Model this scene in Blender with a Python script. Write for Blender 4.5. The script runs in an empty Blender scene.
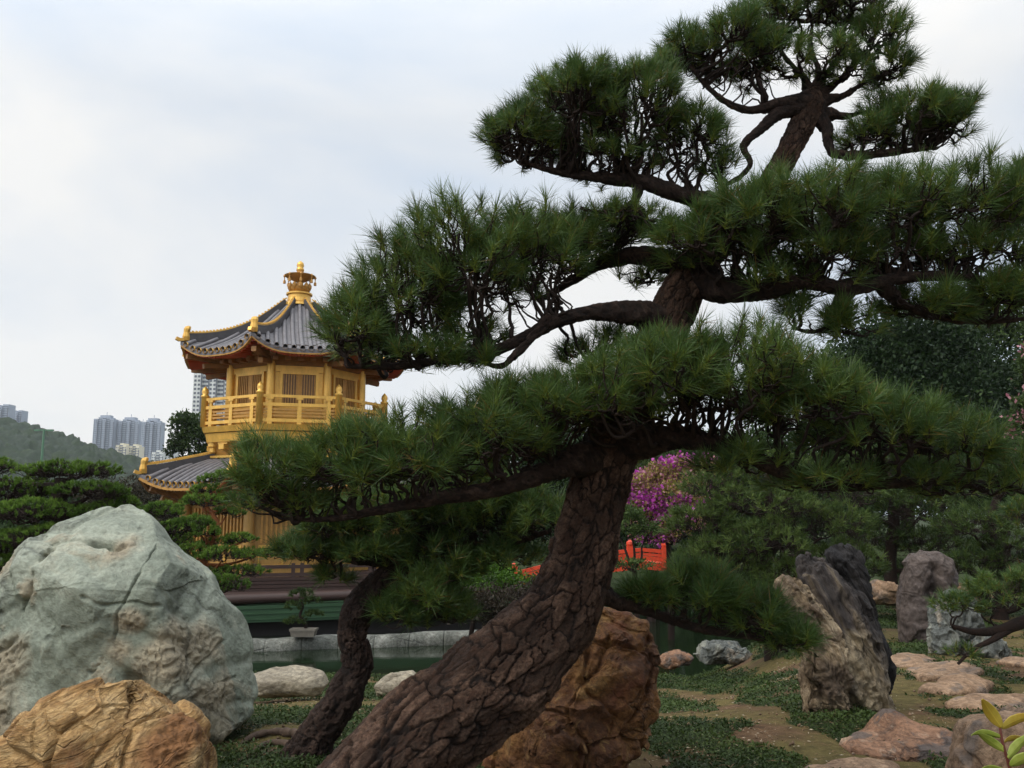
import bpy, bmesh, math, random
import numpy as np
from mathutils import Vector

R = math.radians
sc = bpy.context.scene
COL = sc.collection
rng = np.random.default_rng(7)
random.seed(7)

# ------------------------------------------------------------------ camera
F = 885.0            # focal length in pixels at 1024 wide
HY = 515.0           # picture row of the horizon
PITCH = math.atan((HY - 384.0) / F)
EYE = 1.6
cam_d = bpy.data.cameras.new('camera')
cam = bpy.data.objects.new('camera', cam_d)
COL.objects.link(cam)
cam_d.sensor_width = 36.0
cam_d.lens = F / 1024 * 36.0
cam_d.clip_start = 0.05
cam_d.clip_end = 8000
cam.location = (0, 0, EYE)
cam.rotation_euler = (R(90) + PITCH, 0, 0)
sc.camera = cam

# ------------------------------------------------------------------ sky, sun, exposure
SUN_EL, SUN_AZ = R(48), R(-125)      # azimuth clockwise from +Y: behind the camera on its left
world = bpy.data.worlds.new('World')
sc.world = world
world.use_nodes = True
wn, wl = world.node_tree.nodes, world.node_tree.links
wn.clear()
w_out = wn.new('ShaderNodeOutputWorld')
w_bg = wn.new('ShaderNodeBackground')
w_bg.inputs['Strength'].default_value = 0.1
w_sky = wn.new('ShaderNodeTexSky')
w_sky.sky_type = 'NISHITA'
w_sky.sun_disc = False
w_sky.sun_elevation = SUN_EL
w_sky.sun_rotation = SUN_AZ
w_tc = wn.new('ShaderNodeTexCoord')
w_map = wn.new('ShaderNodeMapping')
w_map.inputs['Scale'].default_value = (1.0, 1.0, 2.2)
w_map.inputs['Location'].default_value = (0.35, 0.1, 0.2)
w_noise = wn.new('ShaderNodeTexNoise')
w_noise.inputs['Scale'].default_value = 1.5
w_noise.inputs['Detail'].default_value = 5
w_noise.inputs['Roughness'].default_value = 0.5
w_noise.inputs['Distortion'].default_value = 0.3
w_ramp = wn.new('ShaderNodeValToRGB')
w_ramp.color_ramp.elements[0].position = 0.43
w_ramp.color_ramp.elements[0].color = (0.675, 0.765, 0.885, 1)
w_ramp.color_ramp.elements[1].position = 0.66
w_ramp.color_ramp.elements[1].color = (1.0, 0.985, 0.955, 1)
w_sep = wn.new('ShaderNodeSeparateXYZ')
w_mr = wn.new('ShaderNodeMapRange')         # an overcast sky is brightest overhead
w_mr.inputs['From Min'].default_value = 0.42
w_mr.inputs['From Max'].default_value = 1.0
w_mr.inputs['To Min'].default_value = 9.6
w_mr.inputs['To Max'].default_value = 21.0
w_dot = wn.new('ShaderNodeVectorMath'); w_dot.operation = 'DOT_PRODUCT'
w_dot.inputs[1].default_value = (math.cos(SUN_EL) * math.sin(SUN_AZ), math.cos(SUN_EL) * math.cos(SUN_AZ), math.sin(SUN_EL))
w_max = wn.new('ShaderNodeMath'); w_max.operation = 'MAXIMUM'; w_max.inputs[1].default_value = 0.0
w_pow = wn.new('ShaderNodeMath'); w_pow.operation = 'POWER'; w_pow.inputs[1].default_value = 2.5
w_gl = wn.new('ShaderNodeMath'); w_gl.operation = 'MULTIPLY_ADD'; w_gl.inputs[1].default_value = 16.0
wl.new(w_tc.outputs['Generated'], w_dot.inputs[0])
wl.new(w_dot.outputs['Value'], w_max.inputs[0]); wl.new(w_max.outputs[0], w_pow.inputs[0]); wl.new(w_pow.outputs[0], w_gl.inputs[0]); wl.new(w_mr.outputs['Result'], w_gl.inputs[2])
w_mul = wn.new('ShaderNodeVectorMath'); w_mul.operation = 'SCALE'
w_mix = wn.new('ShaderNodeMix'); w_mix.data_type = 'RGBA'
w_mix.inputs[0].default_value = 0.94
wl.new(w_tc.outputs['Generated'], w_map.inputs['Vector'])
wl.new(w_map.outputs['Vector'], w_noise.inputs['Vector'])
wl.new(w_noise.outputs['Fac'], w_ramp.inputs['Fac'])
wl.new(w_tc.outputs['Generated'], w_sep.inputs[0])
wl.new(w_sep.outputs['Z'], w_mr.inputs['Value'])
wl.new(w_ramp.outputs['Color'], w_mul.inputs[0])
wl.new(w_gl.outputs[0], w_mul.inputs['Scale'])
wl.new(w_sky.outputs['Color'], w_mix.inputs[6])
wl.new(w_mul.outputs['Vector'], w_mix.inputs[7])
wl.new(w_mix.outputs[2], w_bg.inputs['Color'])
wl.new(w_bg.outputs['Background'], w_out.inputs['Surface'])

sun_d = bpy.data.lights.new('sun', 'SUN')
sun_d.energy = 1.5
sun_d.angle = R(18)
sun_d.color = (1.0, 0.91, 0.77)
sun = bpy.data.objects.new('sun', sun_d)
COL.objects.link(sun)
sv = Vector((math.cos(SUN_EL) * math.sin(SUN_AZ), math.cos(SUN_EL) * math.cos(SUN_AZ), math.sin(SUN_EL)))
sun.rotation_euler = sv.to_track_quat('Z', 'Y').to_euler()
sun.location = (-20, -20, 40)

sc.view_settings.view_transform = 'Standard'
sc.view_settings.look = 'None'
sc.view_settings.gamma = 1.0
sc.view_settings.exposure = 0.0
sc.view_settings.use_curve_mapping = False
sc.render.engine = 'CYCLES'
sc.cycles.max_bounces = 6
sc.cycles.diffuse_bounces = 3
sc.cycles.glossy_bounces = 3
sc.cycles.transmission_bounces = 3
sc.cycles.volume_bounces = 1
sc.cycles.transparent_max_bounces = 6


# ------------------------------------------------------------------ picture <-> place
CP, SP = math.cos(PITCH), math.sin(PITCH)

def P(px, py, d):
    """Point seen at picture position px, py and standing d metres ahead."""
    u, v = (px - 512.0) / F, (384.0 - py) / F
    y, z = CP - v * SP, SP + v * CP
    return np.array([u * d / y, d, EYE + z * d / y])

def PX(d):            # metres per pixel at d
    return d / F


# ------------------------------------------------------------------ noise in numpy
def _h(ix, iy, iz, seed):
    n = (ix.astype(np.int64) * 374761393 + iy.astype(np.int64) * 668265263 + iz.astype(np.int64) * 2147483647 % 1274126177
         + iz.astype(np.int64) * 1103515245 + seed * 974634777) & 0xffffffff
    n = ((n ^ (n >> 13)) * 1274126177) & 0xffffffff
    n = ((n ^ (n >> 15)) * 2246822519) & 0xffffffff
    n = n ^ (n >> 16)
    return (n & 0xffffff) / float(0x1000000)

def vnoise(p, seed=0):
    p = np.asarray(p, float)
    i = np.floor(p).astype(np.int64); f = p - i
    f = f * f * f * (f * (f * 6 - 15) + 10)
    r = 0
    for a in (0, 1):
        wa = f[:, 0] if a else 1 - f[:, 0]
        for b in (0, 1):
            wb = f[:, 1] if b else 1 - f[:, 1]
            for c in (0, 1):
                wc = f[:, 2] if c else 1 - f[:, 2]
                r = r + wa * wb * wc * _h(i[:, 0] + a, i[:, 1] + b, i[:, 2] + c, seed)
    return r * 2 - 1

def fbm(p, octs=4, seed=0, gain=0.5):
    p = np.asarray(p, float)
    s, a, t = 0, 1.0, 0
    for o in range(octs):
        s = s + a * vnoise(p * 2.0 ** o + 17.3 * o, seed + o)
        t += a; a *= gain
    return s / t

def voro(p, seed=0, rel=False):
    p = np.asarray(p, float)
    rv = np.zeros_like(p)
    i = np.floor(p).astype(np.int64)
    n = len(p)
    f1 = np.full(n, 9.0); f2 = np.full(n, 9.0); idv = np.zeros(n)
    for a in (-1, 0, 1):
        for b in (-1, 0, 1):
            for c in (-1, 0, 1):
                cx, cy, cz = i[:, 0] + a, i[:, 1] + b, i[:, 2] + c
                q = np.stack([cx + _h(cx, cy, cz, seed), cy + _h(cx, cy, cz, seed + 1), cz + _h(cx, cy, cz, seed + 2)], 1)
                d = np.sqrt(((p - q) ** 2).sum(1))
                m = d < f1
                if rel: rv = np.where(m[:, None], p - q, rv)
                f2 = np.where(m, f1, np.minimum(f2, d))
                idv = np.where(m, _h(cx, cy, cz, seed + 3), idv)
                f1 = np.where(m, d, f1)
    return (f1, f2, idv, rv) if rel else (f1, f2, idv)

def sstep(a, b, x):
    t = np.clip((np.asarray(x, float) - a) / (b - a), 0, 1)
    return t * t * (3 - 2 * t)


# ------------------------------------------------------------------ terrain
WATER = -2.12
PAVY = 35.0
PAVC = P(292, 500, PAVY)

def hterr(x, y):
    x = np.asarray(x, float); y = np.asarray(y, float)
    ys = np.maximum(y, 1.0)
    right = sstep(0.19, 0.36, x / ys)
    left_land = sstep(-0.30, -0.42, x / ys) * 0.0
    ramp = np.clip((y - 7.0) / 14.0, 0, 1) * 2.0 + sstep(19.5, 23.5, y) * 1.3
    far = sstep(47, 60, y)
    ramp = ramp * (1 - far) + 1.0 * far
    low = -ramp
    high = -0.32 * sstep(8, 15, y) + 0.9 * sstep(22, 45, y) - 1.6 * sstep(60, 140, y)
    z = low * (1 - right) + high * right
    z = z - 0.0 * left_land
    q = np.stack([x, y, np.zeros_like(x)], -1).reshape(-1, 3)
    near = np.exp(-np.maximum(ys - 12, 0) / 10)
    b = (0.07 * fbm(q * 0.55, 3, 3) + 0.03 * fbm(q * 2.3, 3, 5)).reshape(x.shape)
    return z + b * (0.25 + 0.75 * near)

def H1(x, y):
    return float(hterr(np.array([x]), np.array([y]))[0])

def G(px, py):
    """Where the line of sight through px, py meets the terrain."""
    d = 2.0
    while d < 60:
        p = P(px, py, d)
        if p[2] <= H1(p[0], p[1]):
            break
        d += 0.05
    return P(px, py, d)


# ------------------------------------------------------------------ object helpers
def tag(o, label=None, cat=None, group=None, kind=None):
    if label: o['label'] = label
    if cat: o['category'] = cat
    if group: o['group'] = group
    if kind: o['kind'] = kind
    return o

def empty(name, loc, label, cat, group=None):
    o = bpy.data.objects.new(name, None)
    COL.objects.link(o)
    o.empty_display_size = 0.2
    o.location = loc
    return tag(o, label, cat, group)

def root_of(o):
    while o.parent: o = o.parent
    return o

def link_mesh(name, me, mat, parent=None, origin=None, smooth=False):
    """Mesh data is in world coordinates; it is moved to its thing's base."""
    if parent is not None:
        org = np.array(root_of(parent).location)
    else:
        org = np.array(origin if origin is not None else (0, 0, 0), float)
    n = len(me.vertices)
    co = np.empty(n * 3, np.float32)
    me.vertices.foreach_get('co', co)
    co = (co.reshape(-1, 3) - org).astype(np.float32)
    me.vertices.foreach_set('co', co.ravel())
    me.update()
    if smooth:
        me.polygons.foreach_set('use_smooth', np.ones(len(me.polygons), bool))
    if mat is not None: me.materials.append(mat)
    o = bpy.data.objects.new(name, me)
    COL.objects.link(o)
    if parent is not None: o.parent = parent
    else: o.location = org
    return o

def fast_mesh(name, v, f, tint=None):
    """v (n,3); f (m,k) with one k."""
    v = np.asarray(v, np.float32); f = np.asarray(f, np.int32)
    m, k = f.shape
    me = bpy.data.meshes.new(name)
    me.vertices.add(len(v)); me.vertices.foreach_set('co', v.ravel())
    me.loops.add(m * k); me.loops.foreach_set('vertex_index', f.ravel())
    me.polygons.add(m)
    me.polygons.foreach_set('loop_start', np.arange(0, m * k, k, dtype=np.int32))
    me.update(calc_edges=True)
    if tint is not None:
        a = me.attributes.new('tint', 'FLOAT_COLOR', 'POINT')
        c = np.ones((len(v), 4), np.float32); c[:, :3] = tint
        a.data.foreach_set('color', c.ravel())
    return me

class MB:
    """Collects simple solids into ONE mesh."""
    def __init__(s): s.v = []; s.f = []
    def add(s, v, f):
        b = len(s.v)
        s.v += [tuple(map(float, q)) for q in v]
        s.f += [tuple(i + b for i in q) for q in f]
        return s
    def hexa(s, b, t):
        """b, t: four bottom and four top corners in the same turning order."""
        return s.add(list(b) + list(t), [(3, 2, 1, 0), (4, 5, 6, 7), (0, 1, 5, 4), (1, 2, 6, 5), (2, 3, 7, 6), (3, 0, 4, 7)])
    def box(s, c, sx, sy, sz, rz=0.0):
        ca, sa = math.cos(rz), math.sin(rz)
        q = [(-1, -1), (1, -1), (1, 1), (-1, 1)]
        r = [(c[0] + ca * a * sx / 2 - sa * b * sy / 2, c[1] + sa * a * sx / 2 + ca * b * sy / 2) for a, b in q]
        return s.hexa([(x, y, c[2] - sz / 2) for x, y in r], [(x, y, c[2] + sz / 2) for x, y in r])
    def beam(s, a, b, w, h, up=(0, 0, 1)):
        a, b = Vector(a), Vector(b)
        d = (b - a).normalized()
        sd = d.cross(Vector(up)).normalized()
        u = sd.cross(d).normalized()
        q = [-sd * w / 2 - u * h / 2, sd * w / 2 - u * h / 2, sd * w / 2 + u * h / 2, -sd * w / 2 + u * h / 2]
        return s.hexa([a + k for k in q], [b + k for k in q])
    def ring(s, loops, cap=True):
        """Skin of loops with equal counts."""
        n = len(loops[0]); v = [p for l in loops for p in l]; f = []
        for i in range(len(loops) - 1):
            for j in range(n):
                k = (j + 1) % n
                f.append((i * n + j, i * n + k, (i + 1) * n + k, (i + 1) * n + j))
        if cap:
            f.append(tuple(range(n - 1, -1, -1))); f.append(tuple((len(loops) - 1) * n + j for j in range(n)))
        return s.add(v, f)
    def lathe(s, c, prof, n=24):
        return s.ring([[(c[0] + r * math.cos(2 * math.pi * j / n), c[1] + r * math.sin(2 * math.pi * j / n), c[2] + z) for j in range(n)] for r, z in prof])
    def tube(s, pts, rad, n=6):
        v, f = tube_arrays([np.asarray(pts, float)], [np.broadcast_to(np.asarray(rad, float), (len(pts),))], n)
        return s.add(v, f)
    def build(s, name, mat, parent=None, origin=None, smooth=False, bevel=0):
        me = bpy.data.meshes.new(name)
        me.from_pydata(s.v, [], s.f)
        me.validate()
        bm = bmesh.new(); bm.from_mesh(me)
        bmesh.ops.recalc_face_normals(bm, faces=bm.faces)
        if bevel:
            bmesh.ops.bevel(bm, geom=[e for e in bm.edges if len(e.link_faces) == 2 and e.calc_face_angle(0) > 0.5], offset=bevel, segments=2, affect='EDGES', profile=0.6)
        bm.to_mesh(me); bm.free()
        return link_mesh(name, me, mat, parent, origin, smooth)

def tube_arrays(paths, radii, n=5):
    """All tapered tubes (list of (k,3) paths) as one vertex and quad array."""
    V, Fc, base = [], [], 0
    ang = np.arange(n) * 2 * math.pi / n
    ca, sa = np.cos(ang), np.sin(ang)
    for p, r in zip(paths, radii):
        k = len(p)
        t = np.gradient(p, axis=0)
        t /= np.linalg.norm(t, axis=1, keepdims=True) + 1e-9
        ref = np.array([0.0, 0, 1.0]) if abs(t[0, 2]) < 0.8 else np.array([1.0, 0, 0])
        u = np.cross(t, ref); u /= np.linalg.norm(u, axis=1, keepdims=True) + 1e-9
        w = np.cross(t, u)
        ring = p[:, None, :] + r[:, None, None] * (ca[None, :, None] * u[:, None, :] + sa[None, :, None] * w[:, None, :])
        V.append(ring.reshape(-1, 3))
        i = np.arange(k - 1)[:, None] * n; j = np.arange(n)[None, :]; j2 = (j + 1) % n
        Fc.append(np.stack([i + j, i + j2, i + n + j2, i + n + j], -1).reshape(-1, 4) + base)
        base += k * n
    return np.concatenate(V), np.concatenate(Fc)

def crom(pts, n):
    """Catmull-Rom through rows of pts, n samples."""
    p = np.asarray(pts, float)
    if len(p) == 2:
        t = np.linspace(0, 1, n)[:, None]
        return p[0] * (1 - t) + p[1] * t
    q = np.vstack([2 * p[0] - p[1], p, 2 * p[-1] - p[-2]])
    seg = np.linalg.norm(np.diff(p[:, :3], axis=0), axis=1)
    cum = np.concatenate([[0], np.cumsum(seg)]); cum /= cum[-1]
    out = []
    for t in np.linspace(0, 1, n):
        i = min(np.searchsorted(cum, t, 'right') - 1, len(p) - 2)
        f = (t - cum[i]) / max(cum[i + 1] - cum[i], 1e-9)
        a, b, c, d = q[i], q[i + 1], q[i + 2], q[i + 3]
        out.append(0.5 * (2 * b + (c - a) * f + (2 * a - 5 * b + 4 * c - d) * f * f + (3 * b - a - 3 * c + d) * f ** 3))
    return np.array(out)


# ------------------------------------------------------------------ materials
def new_mat(name):
    m = bpy.data.materials.new(name)
    m.use_nodes = True
    nt = m.node_tree
    b = nt.nodes['Principled BSDF']
    return m, nt, b

class N:
    """Small node writer."""
    def __init__(s, nt, coord='Object'):
        s.nt = nt
        s.tc = nt.nodes.new('ShaderNodeTexCoord').outputs[coord]
    def link(s, a, b): s.nt.links.new(a, b)
    def put(s, sock, val):
        if hasattr(val, 'is_linked') or isinstance(val, bpy.types.NodeSocket): s.link(val, sock)
        else: sock.default_value = val
    def mapping(s, scale=(1, 1, 1), rot=(0, 0, 0), vec=None):
        m = s.nt.nodes.new('ShaderNodeMapping'); m.vector_type = 'TEXTURE'
        s.link(vec or s.tc, m.inputs['Vector'])
        m.inputs['Scale'].default_value = tuple(1.0 / k for k in scale); m.inputs['Rotation'].default_value = rot
        return m.outputs[0]
    def noise(s, scale, detail=4, rough=0.55, dist=0.0, vec=None, out='Fac'):
        n = s.nt.nodes.new('ShaderNodeTexNoise')
        s.link(vec or s.tc, n.inputs['Vector'])
        n.inputs['Scale'].default_value = scale; n.inputs['Detail'].default_value = detail
        n.inputs['Roughness'].default_value = rough; n.inputs['Distortion'].default_value = dist
        return n.outputs[out]
    def voronoi(s, scale, feature='F1', vec=None, out='Distance', rand=1.0):
        n = s.nt.nodes.new('ShaderNodeTexVoronoi')
        n.feature = feature
        s.link(vec or s.tc, n.inputs['Vector'])
        n.inputs['Scale'].default_value = scale; n.inputs['Randomness'].default_value = rand
        return n.outputs[out]
    def ramp(s, fac, stops):
        n = s.nt.nodes.new('ShaderNodeValToRGB')
        s.link(fac, n.inputs['Fac'])
        e = n.color_ramp.elements
        while len(e) < len(stops): e.new(0.5)
        for k, (p, c) in zip(e, stops):
            k.position = p
            k.color = (c, c, c, 1) if isinstance(c, (int, float)) else (*c, 1)
        return n.outputs['Color']
    def mix(s, fac, a, b, mode='MIX'):
        n = s.nt.nodes.new('ShaderNodeMix'); n.data_type = 'RGBA'; n.blend_type = mode
        s.put(n.inputs[0], fac)
        for i, c in ((6, a), (7, b)):
            if isinstance(c, tuple): n.inputs[i].default_value = (*c, 1)
            else: s.link(c, n.inputs[i])
        return n.outputs[2]
    def math(s, op, a, b=0.0):
        n = s.nt.nodes.new('ShaderNodeMath'); n.operation = op
        s.put(n.inputs[0], a); s.put(n.inputs[1], b)
        return n.outputs[0]
    def bump(s, h, strength=0.5, dist=0.02, normal=None):
        n = s.nt.nodes.new('ShaderNodeBump')
        n.inputs['Strength'].default_value = strength; n.inputs['Distance'].default_value = dist
        s.link(h, n.inputs['Height'])
        if normal: s.link(normal, n.inputs['Normal'])
        return n.outputs[0]
    def attr(s, name='tint'):
        n = s.nt.nodes.new('ShaderNodeAttribute'); n.attribute_name = name
        sp = s.nt.nodes.new('ShaderNodeSeparateColor')
        s.link(n.outputs['Color'], sp.inputs[0])
        return sp.outputs[0], sp.outputs[1], sp.outputs[2]

def mat_leaf(name, dark, mid, light, base=None, trans=0.25, rough=0.5, accents=None, spec=0.15):
    """Foliage: colour varies per clump (tint r), along the leaf (g) and per leaf (b)."""
    m, nt, b = new_mat(name)
    n = N(nt)
    r, g, bb = n.attr()
    c = n.ramp(r, [(0.0, dark), (0.55, mid), (1.0, light)])
    if accents:
        c = n.mix(n.ramp(bb, [(accents[0], 0.0), (accents[0] + 0.01, 1.0)]), c, accents[1])
    if base:
        c = n.mix(n.ramp(g, [(0.0, 0.75), (0.38, 0.0)]), c, base)
    c = n.mix(n.ramp(bb, [(0.0, 0.0), (1.0, 0.35)]), c, n.mix(1.0, c, (0.62, 0.62, 0.62), 'MULTIPLY'))
    n.link(c, b.inputs['Base Color'])
    b.inputs['Roughness'].default_value = rough
    b.inputs['Specular IOR Level'].default_value = spec
    tr = nt.nodes.new('ShaderNodeBsdfTranslucent')
    n.link(c, tr.inputs['Color'])
    mx = nt.nodes.new('ShaderNodeMixShader'); mx.inputs[0].default_value = trans
    n.link(b.outputs[0], mx.inputs[1]); n.link(tr.outputs[0], mx.inputs[2])
    n.link(mx.outputs[0], nt.nodes['Material Output'].inputs['Surface'])
    return m

def mat_plain(name, col, rough=0.6, metal=0.0, var=0.25, scale=6.0, bump=0.15, spec=0.4, stretch=(1, 1, 1)):
    m, nt, b = new_mat(name)
    n = N(nt)
    v = n.mapping(stretch)
    f = n.noise(scale, 6, 0.6, 0.3, v)
    c = n.mix(n.ramp(f, [(0.3, 0.0), (0.7, 1.0)]), tuple(k * (1 - var) for k in col), tuple(min(1, k * (1 + var)) for k in col))
    f2 = n.noise(scale * 7, 4, 0.7, 0, v)
    c = n.mix(n.ramp(f2, [(0.35, 0.0), (0.75, 0.4)]), c, tuple(k * 0.6 for k in col))
    n.link(c, b.inputs['Base Color'])
    b.inputs['Roughness'].default_value = rough; b.inputs['Metallic'].default_value = metal
    b.inputs['Specular IOR Level'].default_value = spec
    if bump: n.link(n.bump(f2, bump, 0.02), b.inputs['Normal'])
    return m

def mat_rock(name, cols, patch=None, streak=None, crack=0.5, crack_scale=2.0, fine=30.0, bump=0.7, rough=0.75, scale=1.6, pit=None, mottle=1.0):
    """Stone: large colour zones, veins, dark joints, pits and fine grain."""
    m, nt, b = new_mat(name)
    n = N(nt)
    vec = n.mapping(*(streak or ((1, 1, 1), (0, 0, 0))))
    a = n.noise(scale, 7, 0.62, 0.8, vec)
    k = len(cols)
    c = n.ramp(a, [(0.30 + 0.40 * i / (k - 1), cols[i]) for i in range(k)])
    g = n.noise(fine, 6, 0.7, 0.2, vec)
    c = n.mix(n.ramp(g, [(0.35, 0.8 * (0.4 + 0.6 * mottle)), (0.58, 0.0)]), c, n.mix(1.0, c, (0.36, 0.33, 0.30), 'MULTIPLY'))
    vn = n.noise(scale * 2.6, 9, 0.72, 1.6, vec)
    c = n.mix(n.ramp(vn, [(0.47, 0.0), (0.50, 0.55 * mottle), (0.53, 0.0)]), c, tuple(x * 0.45 for x in cols[0]))
    c = n.mix(n.ramp(n.noise(scale * 5, 8, 0.7, 0.8, vec), [(0.56, 0.0), (0.68, 0.45 * mottle)]), c, tuple(min(1, x * 1.15) for x in cols[-1]))
    hgt = n.math('ADD', n.math('MULTIPLY', g, 0.5), n.math('MULTIPLY', n.noise(scale * 4, 8, 0.65, 0.6, vec), 1.2))
    if patch:
        pcol, pscale, lo, hi, pb = patch
        pm = n.math('MAXIMUM', n.ramp(n.noise(pscale, 5, 0.6, 0.5), [(lo, 0.0), (hi, 0.8)]), n.attr()[0])
        g2 = n.noise(14, 6, 0.75, 0.4)
        pc = n.ramp(g2, [(0.3, tuple(x * 0.35 for x in pcol)), (0.5, pcol), (0.75, tuple(min(1, x * 1.35) for x in pcol))])
        c = n.mix(pm, c, pc)
        hgt = n.math('ADD', hgt, n.math('MULTIPLY', n.math('MULTIPLY', pm, g2), pb))
    if pit:
        pv = n.voronoi(pit[0], 'F1', n.mapping((1, 1, 1), vec=None))
        pm2 = n.math('MULTIPLY', n.ramp(pv, [(0.08, 1.0), (0.32, 0.0)]), n.ramp(n.noise(2.3, 3), [(pit[1], 0.0), (pit[1] + 0.12, 1.0)]))
        c = n.mix(n.math('MULTIPLY', pm2, 0.6), c, tuple(x * 0.25 for x in cols[0]))
        hgt = n.math('SUBTRACT', hgt, n.math('MULTIPLY', pm2, 0.9))
    if crack:
        dv = nt.nodes.new('ShaderNodeVectorMath'); dv.operation = 'ADD'
        n.link(vec, dv.inputs[0])
        sc3 = nt.nodes.new('ShaderNodeVectorMath'); sc3.operation = 'SCALE'; sc3.inputs['Scale'].default_value = 0.45
        n.link(n.noise(2.2, 5, 0.6, 0, None, 'Color'), sc3.inputs[0]); n.link(sc3.outputs[0], dv.inputs[1])
        e = n.voronoi(crack_scale, 'DISTANCE_TO_EDGE', dv.outputs[0])
        em = n.ramp(e, [(0.0, 1.0), (0.035, 0.0)])
        em = n.math('MULTIPLY', em, n.ramp(n.noise(1.3, 3), [(0.45, 0.0), (0.6, 1.0)]))
        c = n.mix(n.math('MULTIPLY', em, crack), c, tuple(x * 0.22 for x in cols[0]))
        hgt = n.math('SUBTRACT', hgt, n.math('MULTIPLY', em, 0.8))
    n.link(c, b.inputs['Base Color'])
    b.inputs['Roughness'].default_value = rough
    b.inputs['Specular IOR Level'].default_value = 0.3
    n.link(n.bump(hgt, bump, 0.035), b.inputs['Normal'])
    return m

def mat_bark(name, plate, fissure, warm):
    m, nt, b = new_mat(name)
    n = N(nt)
    r, g, bb = n.attr()
    c = n.ramp(r, [(0.0, tuple(x * 0.40 for x in plate)), (0.55, tuple(x * 0.8 for x in plate)), (1.0, tuple(min(1, x * 1.9) for x in plate))])
    f = n.noise(20, 8, 0.75, 0.8)
    c = n.mix(n.ramp(f, [(0.42, 0.0), (0.60, 0.8)]), c, warm)
    c = n.mix(n.ramp(n.noise(70, 5, 0.7), [(0.4, 0.5), (0.6, 0.0)]), c, fissure)
    c = n.mix(g, c, fissure)
    n.link(c, b.inputs['Base Color'])
    b.inputs['Roughness'].default_value = 0.85
    b.inputs['Specular IOR Level'].default_value = 0.25
    n.link(n.bump(n.math('ADD', f, n.math('MULTIPLY', n.noise(80, 6, 0.75), 0.9)), 1.0, 0.02), b.inputs['Normal'])
    return m

M = {}
M['needle'] = mat_leaf('pine_needle', (0.029, 0.056, 0.018), (0.065, 0.118, 0.029), (0.118, 0.182, 0.042), (0.26, 0.29, 0.042), 0.3, 0.42, (0.965, (0.20, 0.115, 0.035)), 0.3)
M['needle_far'] = mat_leaf('far_pine_needle', (0.016, 0.032, 0.011), (0.058, 0.094, 0.024), (0.125, 0.172, 0.045), (0.12, 0.15, 0.03), 0.2, 0.55)
M['needle_pad'] = mat_leaf('pruned_pine_needle', (0.034, 0.068, 0.014), (0.095, 0.170, 0.026), (0.180, 0.280, 0.045), None, 0.2, 0.55)
M['leaf_dark'] = mat_leaf('dark_leaf', (0.010, 0.022, 0.008), (0.024, 0.046, 0.014), (0.050, 0.082, 0.022), None, 0.2, 0.5)
M['leaf_olive'] = mat_leaf('olive_leaf', (0.030, 0.050, 0.016), (0.060, 0.095, 0.026), (0.100, 0.145, 0.040), None, 0.25, 0.5)
M['leaf_bright'] = mat_leaf('bright_leaf', (0.035, 0.080, 0.010), (0.065, 0.135, 0.015), (0.10, 0.19, 0.022), None, 0.25, 0.5)
M['leaf_brown'] = mat_leaf('dull_brown_leaf', (0.035, 0.026, 0.018), (0.055, 0.048, 0.030), (0.075, 0.075, 0.045), None, 0.2, 0.6)
M['leaf_cover'] = mat_leaf('ground_cover_leaf', (0.020, 0.034, 0.009), (0.042, 0.068, 0.016), (0.078, 0.108, 0.026), None, 0.2, 0.5)
M['petal'] = mat_leaf('petal_purple', (0.24, 0.025, 0.20), (0.46, 0.06, 0.37), (0.62, 0.19, 0.50), None, 0.3, 0.5)
M['petal_pink'] = mat_leaf('petal_pink', (0.22, 0.07, 0.09), (0.40, 0.17, 0.20), (0.55, 0.30, 0.32), None, 0.3, 0.5)
M['leaf_gold'] = mat_leaf('yellow_green_leaf', (0.13, 0.115, 0.028), (0.29, 0.23, 0.06), (0.44, 0.30, 0.14), None, 0.25, 0.5)
M['bark'] = mat_bark('pine_bark', (0.100, 0.059, 0.039), (0.011, 0.0065, 0.0045), (0.062, 0.028, 0.015))
M['bark_dark'] = mat_bark('dark_pine_bark', (0.048, 0.030, 0.022), (0.009, 0.006, 0.005), (0.038, 0.018, 0.011))
M['twig'] = mat_plain('twig_bark', (0.030, 0.020, 0.016), 0.85, 0, 0.3, 18, 0.4, 0.2)
M['bark_orange'] = mat_plain('orange_bark', (0.24, 0.085, 0.030), 0.8, 0, 0.35, 8, 0.4, 0.2)
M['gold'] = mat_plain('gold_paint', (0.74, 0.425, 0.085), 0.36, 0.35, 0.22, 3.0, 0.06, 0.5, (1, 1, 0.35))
M['gold_shaded'] = mat_plain('shaded_gold_paint', (0.36, 0.20, 0.048), 0.45, 0.2, 0.2, 3.0, 0.08, 0.5, (1, 1, 0.35))  # lower storey gold, darkened: shade of eaves and trees put into the colour
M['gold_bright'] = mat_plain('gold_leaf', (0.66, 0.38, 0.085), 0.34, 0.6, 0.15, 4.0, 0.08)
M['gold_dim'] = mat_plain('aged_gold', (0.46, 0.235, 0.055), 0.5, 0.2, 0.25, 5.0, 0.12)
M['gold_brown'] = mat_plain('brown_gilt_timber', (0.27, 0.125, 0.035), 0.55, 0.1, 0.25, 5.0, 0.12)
M['vermilion'] = mat_plain('vermilion_timber', (0.50, 0.075, 0.022), 0.5, 0, 0.2, 5.0, 0.1)
M['red_bridge'] = mat_plain('red_lacquer', (0.60, 0.055, 0.018), 0.45, 0, 0.3, 3.0, 0.05)
M['tile'] = mat_plain('grey_roof_tile', (0.155, 0.145, 0.150), 0.55, 0, 0.25, 5.0, 0.2)
M['tile_dark'] = mat_plain('dark_roof_tile', (0.065, 0.060, 0.062), 0.6, 0, 0.25, 5.0, 0.2)
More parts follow.
